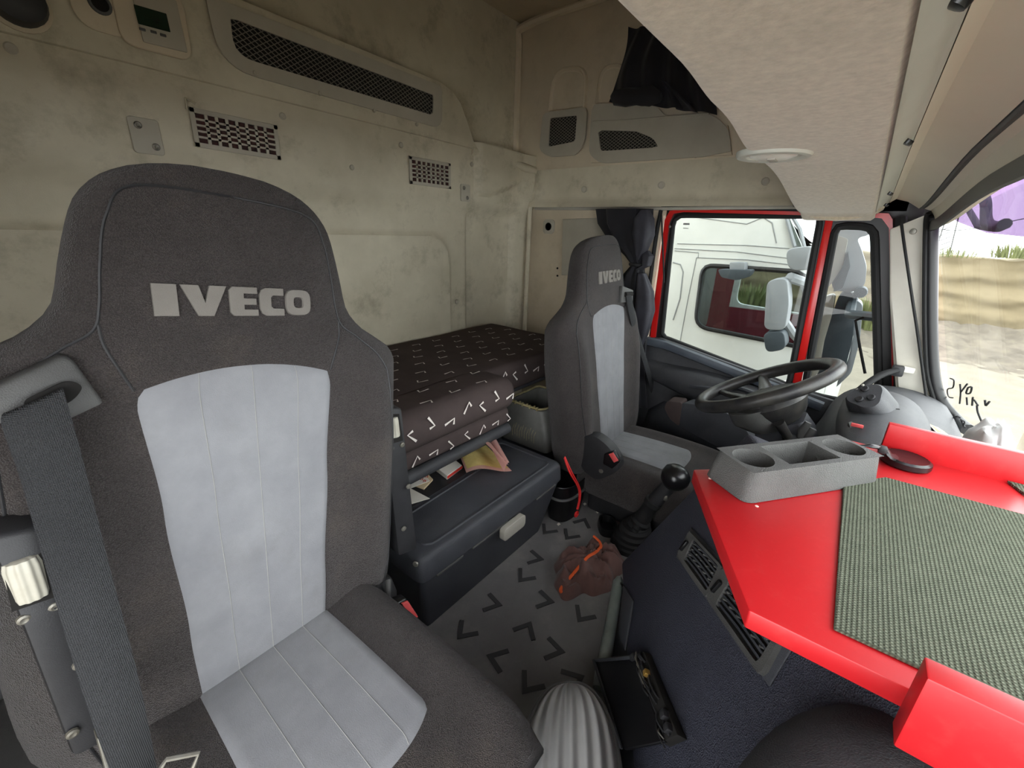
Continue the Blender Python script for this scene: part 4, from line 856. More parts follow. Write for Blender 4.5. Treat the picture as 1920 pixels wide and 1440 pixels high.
# ---------------------------------------------------------------- gear lever
gv = thing('gear_lever', P(1180, 1022, Z=0), 'black gear lever with round knob and ribbed rubber gaiter', 'gear lever')
g0 = P(1182, 1020, Z=0); kn = P(1264, 898, Z=.325); ax = (kn - g0).normalized()
prof = [(.074, 0), (.074, .012), (.068, .016), (.070, .026), (.062, .030), (.064, .040), (.055, .046), (.057, .056), (.048, .062)]
fl_ = [[g0 + V((r * 1.05 * math.cos(a), r * math.sin(a), h)) + ax * (h * .5) for a in [2 * math.pi * i / 28 for i in range(28)]] for r, h in prof]
mk('gaiter', M().loft(fl_), MT['rubber'], gv)
b0 = g0 + V((0, 0, .045)) + ax * .02
L_ = (kn - b0).length
mk('boot', M().lathe(b0, ax, [(.05, 0), (.052, .012), (.040, .020), (.044, .034), (.034, .042), (.037, .058), (.028, .066), (.030, .080), (.026, .09), (.027, L_ * .5), (.031, L_ * .52), (.030, L_ * .58), (.022, L_ * .6)], 24), MT['rubber'], gv)
sd = ax.cross(V((0, 0, 1))).normalized()
for s in (-1, 1): mk('bellows', M().lathe(b0 + sd * (.034 * s) + ax * .01, ax, [(.016, 0), (.018, .008), (.014, .014), (.017, .022), (.013, .03), (.016, .038), (.010, .05)], 14), MT['rubber'], gv)
mk('shaft', M().tube([b0 + ax * (L_ * .5), kn - ax * .02], [.027, .024], 14), MT['black'], gv)
knob_ = M().lathe(kn - ax * .035, ax, [(.02, 0), (.03, .008), (.042, .022), (.048, .042), (.045, .062), (.032, .076), (.014, .082), (.001, .083)], 28)
mk('knob', knob_, MT['blackg'], gv)
mk('selector', M().box(kn - ax * .075 - V((.015, .012, 0)), (.012, .012, .022), .003), MT['steel'], gv)
# floor cup
at_ = thing('floor_cup', P(1138, 990, Z=0), 'small black open cup beside the gear lever gaiter', 'cup')
c = P(1138, 992, Z=0)
def cup(k, z): return [c + rotz(35) @ V((.050 * k * math.copysign(abs(math.cos(t)) ** .7, math.cos(t)), .034 * k * math.copysign(abs(math.sin(t)) ** .7, math.sin(t)), z)) for t in [2 * math.pi * i / 28 for i in range(28)]]
mk('shell', M().loft([cup(1.05, .001), cup(1.0, .03), cup(.98, .034), cup(.84, .034), cup(.8, .028), cup(.7, .008)]), MT['blackg'], at_)
# ---------------------------------------------------------------- crumpled cloth
cl = thing('crumpled_cloth', P(1100, 1080, Z=0), 'crumpled brown jersey cloth with an orange hem on the floor', 'cloth')
cc = P(1104, 1072, Z=0); ux = (P(1165, 1075, Z=0) - P(1045, 1075, Z=0)); uy = (P(1110, 1012, Z=0) - P(1090, 1120, Z=0)); rx = ux.length / 2 * .98; ry = uy.length / 2 * .92; ux.normalize(); uy.normalize()
def clo(r, a):
    k = 1 + .14 * math.sin(2 * a + 1) + .10 * math.sin(5 * a) + .05 * math.sin(9 * a + 1)
    p = cc + ux * (rx * r * k * math.cos(a)) + uy * (ry * r * k * math.sin(a))
    q_ = p * 16; n1 = noise.noise(q_); n2 = noise.noise(q_ * 2.3 + V((5, 0, 0)))
    rid = 1 - abs(noise.noise(V((p.x * 26 + 8 * p.y, p.y * 22 - 10 * p.x, 2)))) * 2.2
    wp_ = V((p.x + .03 * noise.noise(p * 14), p.y + .03 * noise.noise(p * 14 + V((9, 0, 0))), 0)); r1 = 1 - 2.4 * abs(noise.noise(V((wp_.x * 24 + wp_.y * 10, wp_.y * 13 - wp_.x * 5, 1)))); r2 = 1 - 2.4 * abs(noise.noise(wp_ * 42 + V((3, 3, 3))))
    h = .045 * (1 - r ** 5) * (1 + .3 * n1) + (.030 * r1 + .012 * r2) * (1 - r ** 6) + .004 * n2
    return V((p.x, p.y, max(.002, h)))
rings = [[clo(r, 2 * math.pi * i / 140) for i in range(140)] for r in [1.0, .97, .93, .88, .82, .76, .7, .63, .56, .49, .42, .35, .28, .21, .14, .07, .01]]
mk('jersey', M().loft([[V((p.x, p.y, .0005)) for p in rings[0]]] + rings), MT['cloth'], cl, ang=80)
def onclo(px, py):
    p = P(px, py, Z=.05); d = p - cc; a_ = d.dot(ux) / rx; b_ = d.dot(uy) / ry; a = math.atan2(b_, a_); r = math.hypot(a_, b_)
    k = 1 + .14 * math.sin(2 * a + 1) + .10 * math.sin(5 * a) + .05 * math.sin(9 * a + 1); q0 = clo(min(.95, r / k), a); return V((q0.x, q0.y, max(clo(min(.97, r / k + dr_), a + da_).z for dr_ in (-.06, 0, .06) for da_ in (-.08, 0, .08)) + .003))
hp = [onclo(*q) for q in ((1094, 1012), (1110, 1022), (1118, 1035), (1114, 1050), (1104, 1062), (1085, 1070), (1068, 1085), (1058, 1110))]
mk('hem', M().tube(curve(hp, 8), .0055, 6, flat=.6), MT['hem'], cl)
# ---------------------------------------------------------------- steel lever tube
tb = thing('lever_tube', P(1125, 1290, Z=0), 'green-grey steel tube with notched ends lying against the dash', 'tube')
ta, te = P(1161, 1082, Z=.10), P(1124, 1292, Z=.045)
d = (te - ta); mk('pipe', M().tube([ta + d * .06, ta + d * .5, ta + d * .94], .0165, 18), MT['tube'], tb)
mk('end_fork', M().tube([ta, ta + d * .07], [.008, .0165], 10, flat=.6), MT['tube'], tb)
mk('socket_end', M().tube([ta + d * .86, ta + d * .87, te], [.0165, .0185, .017], 14, flat=.8), MT['tube'], tb)
mk('notch', M().lathe(ta + d * .90 + V((.008, -.012, .010)), V((.4, -.6, .6)), [(.001, .003), (.010, .003), (.011, -.004)], 14), MT['dark'], tb)
mk('notch', M().lathe(ta + d * .10 + V((.004, -.010, .010)), V((.4, -.6, .6)), [(.001, .002), (.007, .002), (.008, -.004)], 12), MT['dark'], tb)
# ---------------------------------------------------------------- ribbed oval cover
rb = thing('ribbed_cover', P(1070, 1440, Z=0), 'oval silver-grey ribbed cover standing on the floor before the near seat', 'cover')
top_, lft, rgt = P(1068, 1280, Z=.18), P(984, 1400, Z=.18), P(1166, 1400, Z=.18)
cen = P(1068, 1460, Z=.17); ua = (rgt - lft); wx = ua.length / 2; ua.normalize(); va = (top_ - cen); wy_ = va.length; va.normalize()
def rib(u, v):
    s = 2 * u - 1; a = v * 2 - 1
    x = s * wx * math.sqrt(max(0, 1 - abs(a) ** 2.3)); y = a * wy_
    h = .05 * (1 - abs(s) ** 3) * (1 - abs(a) ** 4) + (.005 * math.cos(s * math.pi * 7)) * (1 - abs(a) ** 6) * (1 - abs(s) ** 10)
    return cen + ua * x + va * y + V((0, 0, h))
mk('ribs', M().grid(rib, 112, 40), MT['ribbed'], rb)
mk('rim', M().tube([cen + ua * (wx * 1.01 * math.copysign(abs(math.cos(t)) ** .87, math.cos(t))) + va * (wy_ * math.copysign(abs(math.sin(t)) ** .93, math.sin(t))) for t in [2 * math.pi * i / 64 for i in range(64)]], .005, 8, loop=True), MT['grey'], rb)
mk('foot', M().loft([[cen + ua * (wx * k * math.cos(t)) + va * (wy_ * k * math.sin(t)) + V((0, 0, z)) for t in [2 * math.pi * i / 40 for i in range(40)]] for k, z in ((.7, -.17), (.8, -.1), (.97, -.002))]), MT['black'], rb)

for i, (px, py) in enumerate(((1047, 984), (1120, 961), (1096, 946))):
    c = P(px, py, Z=0); tag(mk('floor_scrap', M().prism([c + V((-.008, -.004, .001)), c + V((.006, -.006, .001)), c + V((.010, .004, .001)), c + V((-.002, .006, .001))], (0, 0, .002)), MT['paper']), ('tiny clear plastic shard on the floor near the cool box', 'tiny white speck on the floor below the driver seat', 'tiny white crumb on the floor beside the hook')[i], 'scrap')
# ================================================================== dashboard
P0 = V((1.06, .2, .48)); HA = V((.889, .458, 0)).normalized(); HB = V((0, .43, -.903)).normalized(); HN = HA.cross(HB).normalized()
if HN.y < 0: HN = -HN
def K(px, py, off=0.): return PL(px, py, P0, HN) + HN * off
def KP(a, b, off=0.): return P0 + HA * a + HB * b + HN * off
def bil(q, u, v): return q[0].lerp(q[1], u).lerp(q[3].lerp(q[2], u), v)
dc = thing('dashboard', (.9, .0, 0), 'dark navy dashboard with slanted centre face, air vents and instrument hood', 'dashboard')
mk('body', M().prism([KP(.03, -.205), KP(.03, .40), KP(-1.08, .40), KP(-1.08, -.205)], -HN * .30 + V((0, -.12, 0)), bev=.012, seg=3), MT['navy'], dc)
mk('foot_panel', M().prism([KP(.0, .37, -.03), KP(.0, .52, -.03), KP(-1.0, .52, -.03), KP(-1.0, .37, -.03)], -HN * .2, bev=.004), MT['box'], dc)
mk('side_panel', M().prism([K(1172, 1098, .002), K(1191, 1128, .002), K(1176, 1222, .002), K(1164, 1190, .002)], HN * .006, bev=.002), MT['box'], dc)
def ventunit(q, frame_q, nsl, nfin):
    v = mk('vent_frame', M().ringplate(resample(roundpoly(frame_q, .008), 48), resample(roundpoly(q, .006), 48), HN * .010), MT['tray'], dc)
    mk('vent_recess', M().prism([p + HN * .0015 for p in q], HN * .001), MT['dark'], v)
    for i in range(nsl):
        t = (i + .7) / (nsl + .4); a, b = bil(q, .02, t), bil(q, .98, t)
        mk('slat', M().tube([a + HN * .006, a.lerp(b, .5) + HN * .007 - HB * .003, b + HN * .006], .0022, 5, flat=1.4), MT['box'], v)
    for i in range(nfin):
        for j in (.12, .36, .62):
            c_ = bil(q, (i + .6) / nfin, j); mk('fin', M().box(c_ + HN * .007, (.003, .003, .010), 0, 1, frame(HA, HN)), MT['tray'], v)
    return v
outerq = [K(1302, 1000), K(1484, 1193), K(1440, 1276), K(1278, 1046)]
mk('vent_surround', M().prism([K(1298, 990), K(1500, 1200), K(1446, 1290), K(1270, 1046)], HN * .005, bev=.003), MT['box'], dc)
outerq = [p + HN * .005 for p in outerq]
f1 = [bil(outerq, u, v) for u, v in ((0, 0), (.47, 0), (.47, 1), (0, 1))]; f2 = [bil(outerq, u, v) for u, v in ((.47, 0), (1, 0), (1, 1), (.47, 1))]
v1 = ventunit([bil(outerq, u, v) for u, v in ((.09, .10), (.44, .07), (.45, .86), (.10, .86))], f1, 6, 5)
v2 = ventunit([bil(outerq, u, v) for u, v in ((.57, .08), (.975, .08), (.96, .88), (.56, .88))], f2, 6, 6)
for vv, u in ((v1, .045), (v2, .515)):
    c_ = bil(outerq, u, .5); mk('thumb_wheel', M().box(c_ + HN * .012, (.010, .030, .010), .003, 2, frame(HA, HN)), MT['blackg'], vv)
# open fuse flap with its wiring strip
fb = mk('fuse_flap', M().prism([K(1147, 1256, .052), K(1150, 1256, .052), K(1215, 1429, .052), K(1212, 1430, .052)], HN * .004), MT['box'], dc)
fq = [K(1148, 1257, .050), K(1206, 1241, .022), K(1266, 1400, .022), K(1213, 1428, .050)]
mk('cover', M().prism(fq, -HN * .010, bev=.003), MT['blackg'], fb)
mk('flap_edge', M().tube([fq[0], fq[1]], .005, 6), MT['box'], fb)
wq = [K(1200, 1232, .0), K(1222, 1228, .0), K(1290, 1388, .0), K(1258, 1402, .0)]
mk('strip', M().prism(wq, HN * .02, bev=.003), MT['dark'], fb)
for i in range(26):
    t = random.random(); u = random.random(); c_ = bil(wq, .15 + .7 * u, .04 + .92 * t) + HN * .022
    d_ = (wq[3] - wq[0]).normalized() * random.uniform(.006, .03) + HA * random.uniform(-.008, .008)
    mk('wire', M().tube(curve([c_ - d_, c_ + HN * .006, c_ + d_], 4), random.uniform(.0012, .003), 5), MT['black'] if i % 5 else MT['steel'], fb)
mk('relay', M().box(K(1233, 1273, .026), (.012, .012, .012), .002, 2, frame(HA, HN)), MT['brass'], fb)
for px, py in ((1206, 1242), (1268, 1352), (1276, 1378)): mk('relay', M().box(K(px, py, .024), (.014, .014, .014), .002, 2, frame(HA, HN)), MT['black'], fb)
# passenger side pad in front of the camera
pd = dc
def pad(u, v):
    a = 2 * math.pi * u; b_ = math.pi * (v - .5)
    f = lambda x, k: math.copysign(abs(x) ** k, x)
    return V((.12 + .50 * f(math.cos(a), .62) * f(math.cos(b_), .5), -.285 + .29 * f(math.sin(a), .68) * f(math.cos(b_), .5), .42 + .242 * f(math.sin(b_), .6)))
mk('passenger_pad', M().grid(pad, 64, 32), MT['dashtop'], pd)
mk('pad_lower', M().box((.10, -.30, .20), (.75, .40, .25), .03), MT['navy'], pd)
# ---------------------------------------------------------------- red table over the dash
ZT = .70
rt = thing('red_table', (.8, -.1, .675), 'red painted board table laid over the dash with raised edges', 'table')
tp = [V((.469, .011, ZT)), V((.75, .157, ZT)), V((.775, .132, ZT)), V((.83, .03, ZT)), V((1.105, -.06, ZT)), V((1.105, -.325, ZT)), V((.469, -.325, ZT))]
mk('board', M().prism([p - V((0, 0, .026)) for p in tp], (0, 0, .026), bev=.002), MT['red'], rt)
mk('far_fence', M().box((1.098, -.216, .728), (.018, .205, .062), .002), MT['red'], rt)
mk('near_lip', M().prism([P(1733, 1229, Z=.765), P(1733, 1229, Z=.765) + V((0, -.25, 0)), P(1733, 1229, Z=.765) + V((-.026, -.25, 0)), P(1733, 1229, Z=.765) + V((-.026, 0, 0))], (0, 0, -.085), bev=.002), MT['red'], rt)
for px, py, r in ((1331, 897, .003), (1359, 911, .003), (1419, 949, .003), (1787, 871, .004)): mk('paint_chip', M().lathe(P(px, py, Z=ZT + .0002), (0, 0, 1), [(.0005, .0006), (r * .7, .0007), (r, 0)], 9), MT['pink'], rt)
gm = thing('woven_mat', (.75, -.2, ZT), 'green-grey woven mat lying on the red table', 'mat')
MT['mat'] = mat('green grey weave', (86, 90, 77), .95, c2=(62, 67, 56), vs=60, va=1, bump=1.0, bs=68, spec=.1, kind='weavecol')
mk('weave', M().prism([V((.873, -.060, ZT + .001)), V((.948, -.118, ZT + .001)), V((.955, -.322, ZT + .001)), V((.50, -.322, ZT + .001)), V((.499, -.066, ZT + .001))], (0, 0, .004), bev=.001, seg=1), MT['mat'], gm)
tag(mk('woven_mat', M().prism([V((1.085, -.292, ZT + .001)), V((1.085, -.324, ZT + .001)), V((.985, -.324, ZT + .001))], (0, 0, .004)), MT['mat']), 'small green mat corner at the far edge of the red table', 'mat')
# cup holder tray
tr_ = thing('cup_tray', (.82, .0, ZT), 'grey plastic tray with two round cup holders and a square well', 'tray')
O_ = V((.836, .015, 0)); TU = V((.80, -.60, 0)).normalized(); TW = V((.60, .80, 0)).normalized(); ZR = .752
def TL(u, w_, z): return O_ + TU * u + TW * w_ + V((0, 0, z))
hl, hw = .142, .043
out_t = [TL(u, w_, ZR) for u, w_ in ((-hl, -hw), (hl, -hw), (hl, hw), (-hl, hw))]
mk('shell', M().loft([roundpoly([TL(-.132 - .010 * k - .0, -hw - .008 * k, z), TL(hl + .004 * k, -hw - .006 * k, z), TL(hl + .004 * k, hw + .004 * k, z), TL(-.132 - .014 * k, hw + .004 * k, z)], .02, 5) for z, k in ((ZT + .001, 1), (ZR - .012, .25), (ZR - .003, .05), (ZR, -.03))], cap=False), MT['tray'], tr_)
def secplate(u0, u1, hole):                    # hole: function angle -> radius about the section centre
    uc = (u0 + u1) / 2; mm = M(); N_ = 48; A = [[], []]; a_, b_ = (u1 - u0) / 2, hw * 1.0
    angs = sorted([2 * math.pi * i / N_ for i in range(N_)] + [math.atan2(s * b_, t * a_) % (2 * math.pi) for s in (1, -1) for t in (1, -1)])
    o_, i_ = [], []
    for t in angs:
        c_, s_ = math.cos(t), math.sin(t); r = min(a_ / abs(c_) if abs(c_) > 1e-9 else 9, b_ / abs(s_) if abs(s_) > 1e-9 else 9)
        o_.append((uc + r * c_, r * s_)); h = hole(t); i_.append((uc + h * c_, h * s_))
    mm.loft([[TL(u, w_, ZR) for u, w_ in o_], [TL(u, w_, ZR) for u, w_ in i_], [TL(uc + (u - uc) * .97, w_ * .97, ZR - .006) for u, w_ in i_], [TL(uc + (u - uc) * .86, w_ * .86, ZR - .042) for u, w_ in i_]], cap=False)
    f = [mm.b.verts.new(TL(uc + (u - uc) * .86, w_ * .86, ZR - .042)) for u, w_ in i_]; mm.b.faces.new(f)
    return mm
mk('cup_holder', secplate(-.132, -.055, lambda t: .032), MT['tray'], tr_)
def sq(t, a=.054, b=.032):
    c_, s_ = abs(math.cos(t)), abs(math.sin(t)); return min(a / c_ if c_ > 1e-9 else 9, b / s_ if s_ > 1e-9 else 9)
mk('square_well', secplate(-.055, .065, sq), MT['tray'], tr_)
mk('cup_holder', secplate(.065, hl, lambda t: .032), MT['tray'], tr_)
pu = tag(mk('purple_bit', M().tube(curve([TL(-.105, -.01, ZR - .036), TL(-.095, -.012, ZR - .030), TL(-.085, -.008, ZR - .036)], 5), .005, 8), MT['purple']), 'small purple plastic bit inside the near cup holder', 'clip')
# phone holder
ph = thing('phone_holder', P(1700, 862, Z=ZT), 'black round suction holder with arm lying on the red table', 'phone holder')
c_ = P(1699, 860, Z=ZT + .012)
N_ = 60
mk('disc', M().loft([[c_ + V((r * (1 + (.02 if i % 2 else 0)) * math.cos(2 * math.pi * i / N_), r * (1 + (.02 if i % 2 else 0)) * math.sin(2 * math.pi * i / N_), z)) for i in range(N_)] for r, z in ((.030, -.011), (.038, -.009), (.038, .001), (.033, .004), (.030, .003), (.002, .0035))]), MT['blackg'], ph)
mk('arm', M().tube(curve([P(1592, 838, Z=.73), P(1630, 836, Z=.735), P(1658, 842, Z=.73), P(1668, 855, Z=.722), P(1680, 858, Z=.715)], 6), [.004] * 6 + [.007] * 6 + [.010] * 6 + [.008] * 7, 8, flat=.5), MT['blackg'], ph)
mk('clamp', M().box(P(1655, 843, Z=.73), (.02, .014, .012), .003), MT['black'], ph)
# ---------------------------------------------------------------- driver dash
dd = dc
prof = [(-.40, .40), (-.36, .545), (-.30, .585), (-.22, .60), (-.14, .590), (-.07, .555), (-.03, .50), (-.01, .42), (.02, .30), (.0, .15), (-.40, .12)]
def prof3(x): 
    k = sm(1.05, 1.45, x) * sm(2.25, 2.05, x); return [V((x, y - .015 * (1 - k), z - .05 * (1 - k) * (z > .35))) for y, z in prof]
mk('instrument_body', M().loft([[p for p in curve(prof3(x), 3)] for x in (1.12, 1.2, 1.3, 1.45, 1.6, 1.75, 1.9, 2.0, 2.08, 2.15)]), MT['dashtop'], dd)
def hood(u, v):
    x = lerp(1.36, 1.98, u); s = 2 * u - 1; a = v * math.pi
    r = math.sqrt(max(0, 1 - s * s * .9)); return V((x, -.16 + .115 * math.cos(a) * (.6 + .4 * r), .56 + .085 * r * math.sin(a)))
mk('hood', M().grid(hood, 36, 20), MT['dashtop'], dd)
pc = P(1623, 742, X=1.58)
nn = V((-.55, .45, .70)).normalized(); pu_ = V((0, 0, 1)).cross(nn).normalized(); pv_ = nn.cross(pu_)
mk('switch_pod', M().loft([[pc - nn * .029 + nn * h + (pu_ * math.cos(t) + pv_ * math.sin(t)) * (.046 * k * (1 + .13 * math.cos(3 * t + math.pi / 2))) for t in [2 * math.pi * i / 36 for i in range(36)]] for k, h in ((1.25, -.06), (1.1, .0), (1.0, .022), (.9, .028), (.02, .029))]), MT['dashtop'], dd)
nn = V((-.55, .45, .70)).normalized()
for px, py in ((1622, 730), (1612, 749), (1634, 746)):
    b = mk('button', M().lathe(PL(px, py, pc, nn), nn, [(.010, -.002), (.0105, .004), (.008, .006), (.001, .005)], 16), MT['black'], dd)
mk('cluster_panel', M().prism([P(1590, 790, X=1.50), P(1640, 775, X=1.62), P(1700, 790, X=1.62), P(1690, 820, X=1.45), P(1600, 825, X=1.42)], (.01, .0, -.05), bev=.006), MT['tray'], dd)
mk('red_switch', M().box(P(1607, 798, X=1.46), (.006, .028, .010), .002), MT['redbtn'], dd)
mk('vent_groove', M().tube([P(1655, 765, X=1.60), P(1685, 768, X=1.62), P(1697, 790, X=1.62)], .003, 6), MT['dark'], dd)
yp = thing('dash_note', P(1750, 800, X=1.7), 'white and yellow paper note at the foot of the windscreen', 'paper')
nq = [P(1722, 776, X=1.84), P(1744, 790, X=1.86), P(1782, 819, X=1.62), P(1762, 818, X=1.55)]
mk('sheet', M().prism(nq, (0, 0, .0012)), MT['paper'], yp)
mk('yellow_patch', M().prism([bil(nq, u, v) + V((0, 0, .0016)) for u, v in ((.15, .5), (.95, .5), (.95, .85), (.15, .85))], (0, 0, .0006)), MT['yel'], yp)
# knee felt between door and wheel
kf = thing('knee_cover', P(1330, 800, X=1.95), 'dark felt knee cover with a tan leather end under the steering wheel', 'cover')
ko = roundpoly([P(1276, 755, X=1.97), P(1330, 762, X=1.97), P(1386, 785, X=1.94), P(1418, 838, X=1.90), P(1400, 850, X=1.90), P(1345, 838, X=1.92), P(1272, 800, X=1.97)], .02)
mk('felt', M().prism(ko, (.09, -.02, 0), bev=.012, seg=3), MT['box'], kf)
mk('leather_end', M().prism(roundpoly([P(1250, 752, X=1.965), P(1279, 755, X=1.965), P(1273, 800, X=1.965), P(1255, 785, X=1.965), P(1245, 765, X=1.965)], .015), (.08, 0, 0), bev=.008, seg=3), MT['bed'], kf)
# ---------------------------------------------------------------- steering wheel
sw = thing('steering_wheel', (1.65, .17, .36), 'large black worn steering wheel tilted over the dash', 'steering wheel')
WC = V((1.652, .174, .622)); WX = V((1, 0, 0)); WT = V((0, .877, -.480)); WN = WX.cross(WT).normalized()
if WN.z < 0: WN = -WN
RR = .213
def wp(a, r, h=0.): return WC + WX * (r * math.cos(a)) + WT * (r * math.sin(a)) + WN * h
MT['rim'] = mat('worn black rim', (32, 32, 34), .38, c2=(58, 56, 52), vs=14, va=.5, bump=.25, bs=200)
mk('rim', M().tube([wp(2 * math.pi * i / 72, RR) for i in range(72)], .0215, 14, loop=True), MT['rim'], sw)
for a in (12, 168, 62, 118):
    a = math.radians(a); mk('spoke', M().tube([wp(a, RR - .004, 0), wp(a, RR * .75, -.022), wp(a, RR * .42, -.045)], [.016, .020, .030], 10, flat=.5), MT['rim'], sw)
mk('hub', M().loft([[wp(t, r * (1 + .10 * math.cos(2 * t)), h) for t in [2 * math.pi * i / 32 for i in range(32)]] for r, h in ((.08, -.13), (.11, -.10), (.125, -.06), (.115, -.035), (.07, -.026), (.002, -.024))]), MT['rim'], sw)
mk('lower_shroud', M().loft([[wp(t, r * (1 + .2 * math.cos(2 * t)), h) + WT * dy for t in [2 * math.pi * i / 28 for i in range(28)]] for r, h, dy in ((.118, -.055, .035), (.112, -.10, .035), (.075, -.145, .02))]), MT['tray'], sw)
sc2 = thing('steering_column', (1.65, .05, .1), 'dark steering column cover with stalk and ignition lock', 'steering column')
cq = WC - WN * .13
mk('cover', M().loft([rrect(cq + V((0, -.01, 0)) - WN * h + V((0, .0, 0)), WX, WT, w_, l_, .02, 4) for h, w_, l_ in ((0, .13, .15), (.05, .15, .17), (.11, .13, .16), (.17, .11, .13))]), MT['box'], sc2)
mk('skirt', M().box((1.64, .06, .30), (.16, .14, .32), .03), MT['black'], sc2)
sp0, sp1 = P(1482, 826, X=1.56), P(1460, 792, X=1.53)
mk('stalk', M().tube([sp0, sp0.lerp(sp1, .4), sp1], [.013, .014, .017], 14), MT['rim'], sc2)
mk('stalk_boot', M().lathe(sp0, (sp1 - sp0), [(.026, -.03), (.026, 0), (.018, .012), (.014, .016)], 18), MT['rubber'], sc2)
for px, py in ((1513, 800), (1522, 812)):
    a_ = P(px - 14, py + 25, X=1.56); b_ = P(px + 3, py - 8, X=1.56); mk('lever', M().tube([a_, a_.lerp(b_, .5) + V((0, .004, 0)), b_], [.010, .013, .010], 10, flat=.6), MT['grey'], sc2)
mk('ignition', M().lathe(P(1439, 840, X=1.56), (-.8, .5, .1), [(.001, .006), (.010, .006), (.014, .002), (.016, -.01)], 16), MT['blackg'], sc2)
# ---------------------------------------------------------------- grab handle by the A pillar
gh = thing('grab_handle', P(1640, 720, X=2.03), 'curved black grab handle with pale studs beside the windscreen pillar', 'handle')
hp = [P(1682, 694, X=2.08), P(1655, 702, X=2.04), P(1628, 718, X=2.0), P(1600, 742, X=1.96), P(1572, 770, X=1.93), P(1556, 800, X=1.92), P(1550, 825, X=1.92)]
hc = curve(hp, 8)
mk('bar', M().tube(hc, .013, 10, flat=.8), MT['rubber'], gh)
for i in range(18, 47, 3): mk('stud', M().lathe(hc[i] + V((-.010, .006, .004)), (-.8, .4, .3), [(.001, .004), (.004, .003), (.005, 0)], 8), MT['latch'], gh)
mk('mount', M().box(P(1683, 695, X=2.09), (.03, .035, .04), .006), MT['black'], gh)
# ---------------------------------------------------------------- white sack against the windscreen
sb = thing('white_sack', P(1900, 900, Y=-.34), 'white printed plastic sack leaning against the windscreen', 'sack')
def sk_(u, v):
    a = 2 * math.pi * u; b_ = math.pi * (v - .5); n_ = V((math.cos(a) * math.cos(b_), math.sin(a) * math.cos(b_), math.sin(b_)))
    r = 1 + .12 * noise.noise(n_ * 2.2) + .05 * noise.noise(n_ * 6)
    return V((1.26 + .13 * n_.x * r, -.295 + .035 * n_.y * r, .655 + .10 * n_.z * r))
mk('sack', M().grid(sk_, 48, 30), MT['bag'], sb)
# writing drawn on the windscreen glass
wm = thing('screen_writing', P(1800, 760, Y=-.3), 'hand drawn dark numbers written on the windscreen glass', 'writing')
def G(px, py):
    d = ray(px, py); # windscreen plane y = -.150-(1.215-z)*.325, a hair inside
    t = (-.150 - (1.215 - 1.1) * .325 + .008 - 0) / (d.y - .325 * d.z); return CAM + d * t
def stroke(pts, r=.0022): mk('stroke', M().tube(curve([G(1280 + x / 3, 620 + y / 3) for x, y in pts], 5), r, 5), MT['inkb'], wm)
stroke([(1505, 268), (1525, 280), (1520, 320), (1490, 330), (1495, 370), (1520, 378)])
stroke([(1560, 300), (1563, 350), (1558, 410)]); stroke([(1600, 300), (1565, 345)])
stroke([(1605, 320), (1625, 318), (1618, 350), (1595, 352), (1605, 320)]); stroke([(1597, 375), (1600, 418)]); stroke([(1632, 375), (1628, 420)])
stroke([(1524, 490), (1545, 482), (1558, 490)], .003); stroke([(1566, 500), (1575, 520), (1585, 545)], .003); stroke([(1570, 505), (1585, 512), (1580, 530)], .002)
stroke([(1615, 570), (1622, 575)], .003); stroke([(1630, 560), (1640, 600), (1635, 630)], .0028); stroke([(1632, 575), (1655, 580), (1652, 610)], .0025)
stroke([(1660, 600), (1668, 640)], .0025); stroke([(1690, 620), (1700, 650)], .0025)
stroke([(1655, 420), (1660, 460), (1690, 530)]); stroke([(1700, 390), (1705, 420), (1725, 400)]); stroke([(1640, 390), (1660, 420)]); stroke([(1705, 540), (1725, 560), (1730, 595)])
# ================================================================== outside
GZ = -1.2
gr = struct('ground', M().grid(lambda u, v: (lambda x, y: V((x, y, GZ + .05 * noise.noise(V((x * .7, y * .7, 0))))))(lerp(-6, 30, u), lerp(-14, 14, v)), 90, 70), MT['gravel'])
# limestone wall
wall = thing('rock_bank', (16, -4, GZ), 'weathered pale limestone bank at the far side of the yard', 'rock')
def bank(u, v):
    y = lerp(-18, 9, u); top = .84 + .16 * noise.noise(V((y * .5, 0, 3))) + .06 * noise.noise(V((y * 2.3, 0, 5)))
    z = lerp(GZ - .1, top, min(1, v * 1.12)); st = math.sin(z * 13 + 1.5 * noise.noise(V((y * .35, z, 0))))
    x = 15.9 + .5 * (z - GZ) / 2 + .10 * noise.noise(V((y * .7, z * 2.2, 1))) + .035 * st + .04 * noise.noise(V((y * 3, z * 6, 2)))
    if v * 1.12 > 1: x += (v * 1.12 - 1) * 16
    return V((x, y, z))
mk('rock_face', M().grid(bank, 260, 70), MT['stone'], wall, ang=80)
mk('rubble_slope', M().grid(lambda u, v: V((lerp(11.5, 15.9, v), lerp(-18, 3.2, u), GZ - .03 + .45 * v ** 1.6 + .09 * noise.noise(V((u * 90, v * 16, 0))) + .05 * noise.noise(V((u * 220, v * 40, 0))))), 200, 30), MT['rubble'], wall)
